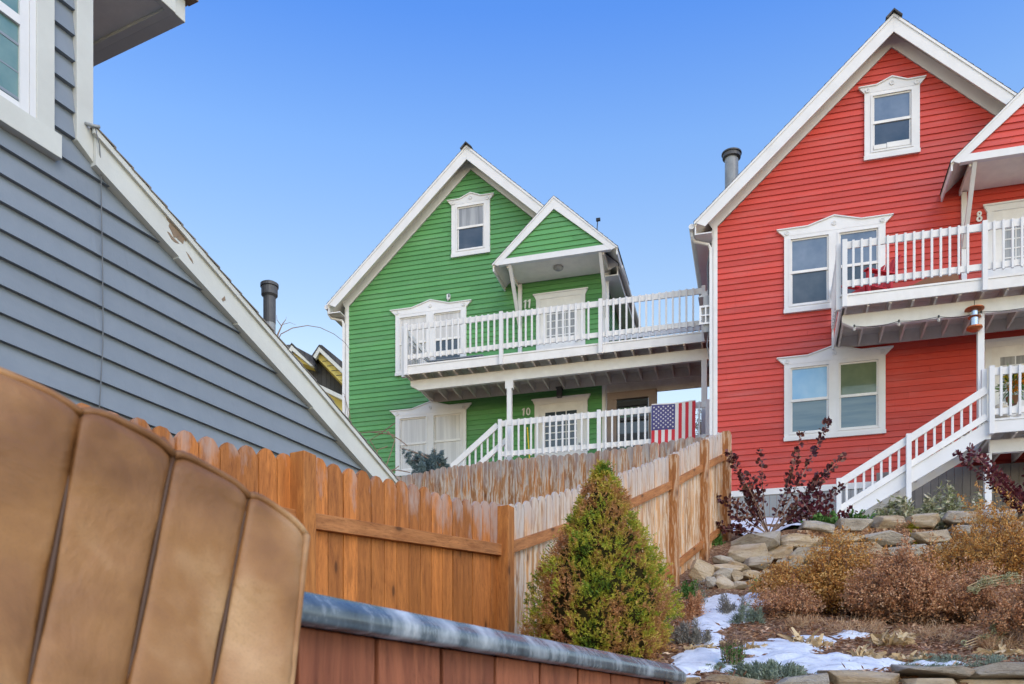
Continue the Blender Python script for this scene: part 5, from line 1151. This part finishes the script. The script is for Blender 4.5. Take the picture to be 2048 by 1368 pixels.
# blue spruce beyond the back fence
def spruce():
    b0_ = P(838, 960, 19.5); B = empty('blue_spruce', (b0_.x, b0_.y, ground(b0_.x, b0_.y)), 0, 'blue green spruce top showing over the back fence in front of the green house window', 'tree'); off = b0_.z-ground(b0_.x, b0_.y)
    tb = MB(); tb.tube([(0, 0, -.2), (0, 0, off)], [.09, .03], 8); tb.build('trunk', M['twig'], B); V = []; D = []; tw = MB()
    for (u, v, u2, v2) in ((880, 930, 800, 895), (880, 935, 815, 920), (880, 930, 840, 905), (870, 930, 868, 895), (875, 930, 885, 900), (860, 935, 850, 912), (870, 940, 896, 915), (860, 940, 830, 930), (885, 940, 897, 930), (880, 945, 812, 905), (850, 945, 845, 925), (855, 940, 865, 918), (866, 950, 872, 930)):
        a = P(u, v, 19.5+random.uniform(-.3, .3)); b_ = P(u2, v2, 19.3+random.uniform(-.3, .2)); sh = Vector((b0_.x, b0_.y, ground(b0_.x, b0_.y)))
        a -= sh; b_ -= sh; tw.tube([a, (a+b_)/2+Vector((0, 0, .05)), b_], [.02, .014, .006], 5)
        for k in range(17):
            t = random.uniform(.1, 1.05); p = a.lerp(b_, t)+Vector((0, 0, .05*math.sin(PI*t))); q = p+Vector((random.uniform(-.10, .06), random.uniform(-.1, .1), -random.uniform(.05, .24)))
            for _ in range(70): s = random.random(); V.append(np.array(p.lerp(q, s))); D.append(nv(rng.normal(size=3)+np.array((0, 0, -.4))))
    tw.build('branches', M['twig'], B); leaves('foliage', V, D, .06, .012, M['spruce'], B)
spruce()
# bare twigs and the arching vine behind the grey roof
VN = empty('bare_vine', P(555, 690, 10.5), 0, 'thin bare vine arching from behind the grey roof towards the green house', 'vine'); o0 = P(555, 690, 10.5); tb = MB()
for pth_, r0 in (([(553, 685, 10.5), (562, 668, 10.6), (585, 656, 10.9), (615, 651, 11.2), (640, 655, 11.5), (668, 668, 11.8), (690, 685, 12), (702, 703, 12.2)], .006),
              ([(553, 685, 10.5), (556, 668, 10.5), (565, 648, 10.5)], .014), ([(563, 652, 10.5), (554, 640, 10.5), (553, 630, 10.5)], .005), ([(565, 648, 10.5), (571, 640, 10.5), (573, 634, 10.5)], .005), ([(565, 649, 10.5), (580, 645, 10.5), (592, 650, 10.5)], .003),
              ([(700, 815, 12), (697, 840, 12), (690, 790, 12), (684, 785, 12)], .004), ([(689, 792, 12), (700, 830, 12), (708, 870, 12)], .004)):
    tb.tube([P(*q)-o0 for q in pth_], [r0*(1-.6*i/(len(pth_)-1)) for i in range(len(pth_))], 6)
tb.build('stems', M['twig'], VN)
BT = empty('bare_branches', P(760, 960, 17), 0, 'bare twigs rising over the back fence beside the lowest left window of the green house', 'branches'); o0 = P(760, 960, 17); tb = MB()
for pth_ in ([(760, 960), (740, 900), (715, 866), (770, 862), (800, 880), (815, 892)], [(762, 955), (775, 925), (790, 880), (776, 862)], [(770, 945), (790, 938), (798, 932)], [(750, 930), (755, 900), (775, 893)], [(755, 905), (740, 880), (760, 868), (790, 846)], [(700, 868), (740, 864), (790, 870)], [(765, 948), (795, 940), (820, 945)]):
    tb.tube([P(u, v, 17)-o0 for u, v in pth_], .009, 5)
tb.build('stems', M['twig'], BT)
# tree seen through the gap
p = P(1403, 900, 30); TR = empty('distant_tree', (p.x, p.y, ground(p.x, p.y)), 0, 'olive leaved tree seen through the gap between the two houses', 'tree'); V = []; D = []; gz = ground(p.x, p.y)
tk = MB(); tk.tube([(0, 0, -.2), (0, 0, 3), (.1, 0, p.z-gz+1.0)], [.12, .08, .02], 8)
for k in range(46):
    a = random.uniform(0, 2*PI); z = random.uniform(-.8, 1.1); e = (math.cos(a)*random.uniform(.1, .7), math.sin(a)*.5, p.z-gz+z+.2); tk.tube([(0, 0, e[2]-.5), e], [.012, .005], 4)
    for _ in range(26): V.append(np.array(e)+rng.normal(size=3)*.11); D.append(nv(rng.normal(size=3)))
tk.build('trunk', M['twig'], TR); leaves('foliage', V, D, .07, .04, M['farleaf'], TR)
# ---------------------------------------------------------------- small things on the decks
mRed = paint('red_plastic', (.55, .02, .03), .03, .4); mBrown = paint('brown_wood', (.22, .10, .045), .1); mPump = paint('white_pumpkin_skin', (.68, .62, .50), .05, .5); mOr = paint('orange_pumpkin_skin', (.75, .28, .02), .05, .5); mGrn = paint('dark_green_metal', (.03, .07, .06), .05, .5)
mYel = paint('yellow_plastic', (.75, .55, .03), .03, .5)
def on(o, x, y, z, name, lab, cat, rz=0): return empty(name, LR(x, y, z, o), -ANG+rz, lab, cat)
c_ = on(OR, 3.05, -1.15, 3.12, 'deck_chair', 'red plastic slatted chair behind the upper railing of the red house', 'chair', R(-55))
v_ = MB(); v_.add([], []) 
for k in range(5): v_.beam((-.26+.13*k, .22, .30), (-.30+.15*k, .50, 1.0), .10, .02, (0, 1, .3))
v_.build('backrest', mRed, c_); v_ = MB()
for k in range(5): v_.box(-.28, .28, -.28+.1*k, -.19+.1*k, .30+.0*k, .325)
v_.build('seat', mRed, c_)
for sx in (-1, 1):
    v_ = MB(); v_.beam((sx*.33, -.35, .56), (sx*.33, .33, .58), .12, .025); v_.build('armrest', mRed, c_)
    for yy in (-.28, .26): v_ = MB(); v_.box(sx*.33-.03, sx*.33+.03, yy-.03, yy+.03, 0, .55); v_.build('leg', mRed, c_)
v_ = MB(); v_.box(-.29, .29, -.33, -.30, .16, .30); v_.build('seat_apron', mRed, c_)
c_ = on(OR, 4.25, -.95, 3.12, 'bench', 'small brown wooden bench with a sloping back on the upper deck of the red house', 'bench')
v_ = MB(); v_.box(-.45, .5, -.18, .18, .33, .38); v_.build('seat', mBrown, c_); v_ = MB(); v_.prism([(-.5, .40), (.5, .40), (.5, .78), (.3, .78), (-.5, .46)], .14, .18); v_.build('backrest', mBrown, c_)
for sx in (-.4, .42):
    for sy in (-.14, .14): v_ = MB(); v_.beam((sx, sy, 0), (sx*.95, sy, .33), .05, .05); v_.build('leg', mBrown, c_)
c_ = on(OG, 3.3, -1.2, 3.16, 'lounge_chair', 'dark green folding lounger behind the upper railing of the green house', 'lounge chair')
v_ = MB(); v_.beam((-.85, 0, .75), (-.35, 0, .24), .55, .04, (0, 0, 1)); v_.build('backrest', M['skirt'], c_); v_ = MB(); v_.box(-.35, 1.1, -.27, .27, .22, .25); v_.build('seat', M['skirt'], c_)
for xx in (-.15, .45, .9):
    for sy in (-.24, .24): v_ = MB(); v_.prism([(xx-.10, 0), (xx+.10, 0), (xx+.02, .22), (xx-.04, .22)], sy-.02, sy+.02); v_.build('leg', mGrn, c_)
def pumpkin(o, x, y, z, r_, mat, lab, sq=.62):
    v_ = MB(); n = 40; pr = [(max(.02, math.sin(t)), -math.cos(t)) for t in [PI*k/12 for k in range(13)]]; vs = []
    for rr_, zz in pr: vs += [(rr_*r_*(1-.07*abs(math.sin(5*2*PI*k/n)))*math.cos(2*PI*k/n), rr_*r_*(1-.07*abs(math.sin(5*2*PI*k/n)))*math.sin(2*PI*k/n), (zz+1)*r_*sq) for k in range(n)]
    v_.add(vs, [(i*n+k, i*n+(k+1)%n, (i+1)*n+(k+1)%n, (i+1)*n+k) for i in range(12) for k in range(n)]); v_.tube([(0, 0, 2*r_*sq-.02), (.02, 0, 2*r_*sq+.05)], [.02, .012], 6)
    o_ = v_.build('pumpkin', mat, None, smooth=True); o_.location = LR(x, y, z, o); tag(o_, lab, 'pumpkin')
pumpkin(OR, 5.26, -1.80, .44, .17, mPump, 'large white pumpkin nearest the post on the lower red house deck'); pumpkin(OR, 5.28, -1.80, .64, .13, mPump, 'white pumpkin stacked on the large white one'); pumpkin(OR, 5.56, -1.75, .44, .11, mPump, 'small white pumpkin beside the large white one')
c_ = on(OR, 5.50, -1.78, 1.22, 'flower_basket', 'basket of orange and yellow autumn flowers hung on the lower railing at the right edge', 'flowers')
v_ = MB(); v_.lathe((0, .08, -.42), [(.07, 0), (.12, .14)], 14); v_.build('basket', mBrown, c_)
V = []; D = []
for k in range(260): q = rng.normal(size=3)*.10; V.append(q+np.array((0, 0, -.08))); D.append(nv(q+rng.normal(size=3)*.05))
leaves('leaves', V, D, .12, .03, M['green_leaf'], c_)
for q, rr_, mt in (((-.06, -.06, .06), .11, mYel), ((.09, -.07, -.02), .10, mOr), ((-.03, -.08, -.14), .09, mOr), ((.12, -.06, .14), .09, mYel)):
    V = []; D = []
    for k in range(90): d_ = nv(rng.normal(size=3)); V.append(np.array(q)+d_*rr_*.5); D.append(d_)
    leaves('blossom', V, D, rr_*.8, rr_*.45, mt, c_)
c_ = on(OR, 4.86, -1.68, 2.30, 'hanging_heater', 'copper and steel heat lamp hanging beside the deck post of the red house', 'heat lamp')
v_ = MB(); v_.lathe((0, 0, 0), [(.02, .40), (.17, .36), (.17, .345), (.03, .335)], 24); v_.build('shade', M['copper'], c_)
v_ = MB(); v_.lathe((0, 0, 0), [(.07, .21), (.07, .335)], 20); v_.lathe((0, 0, 0), [(.075, .04), (.075, .195)], 20); v_.build('cylinder', M['steel'], c_, smooth=False)
v_ = MB(); v_.lathe((0, 0, 0), [(.11, .196), (.115, .20), (.11, .209)], 20); v_.lathe((0, 0, 0), [(.08, -.05), (.14, -.01), (.14, .015), (.07, .039)], 20); v_.build('copper_ring', M['copper'], c_)
v_ = MB(); v_.tube([(0, 0, .39), (0, 0, .52)], .006, 6); v_.build('hanger', M['darkrubber'], c_)
c_ = on(OR, 2.6, -1.62, 2.62, 'string_lights', 'string of clear bulbs draped along the beam under the upper red house deck', 'string lights')
v_ = MB(); pt = []; bx = [.15, .95, 1.65, 2.38, 3.30, 3.95, 4.7]
for i in range(len(bx)-1):
    for k in range(8): t = k/8; x = bx[i]+(bx[i+1]-bx[i])*t; pt.append((x, -.03, -.02-.05*math.sin(PI*t)*(1 if i % 2 == 0 else .5)+.0))
v_.tube(pt, .006, 6); v_.build('cable', M['darkrubber'], c_)
for x in bx[:-1]:
    v_ = MB(); v_.lathe((x, -.035, -.05), [(.013, 0), (.018, .045), (.012, .055)], 10); s_ = v_.build('socket', M['darkrubber'], c_)
    v_ = MB(); v_.lathe((x, -.035, -.12), [(.006, 0), (.024, .015), (.030, .04), (.02, .065), (.012, .07)], 12); v_.build('bulb', M['bulb'], c_, smooth=True)
c_ = on(OG, 5.35, -.35, .44, 'broom', 'yellow and black broom leaning beside the lower door of the green house', 'broom')
v_ = MB(); v_.tube([(0, 0, .2), (-.14, .2, 1.5)], .016, 8); v_.build('handle', mYel, c_); v_ = MB(); v_.box(-.14, .14, -.04, .04, 0, .2); v_.build('brush', M['darkrubber'], c_)
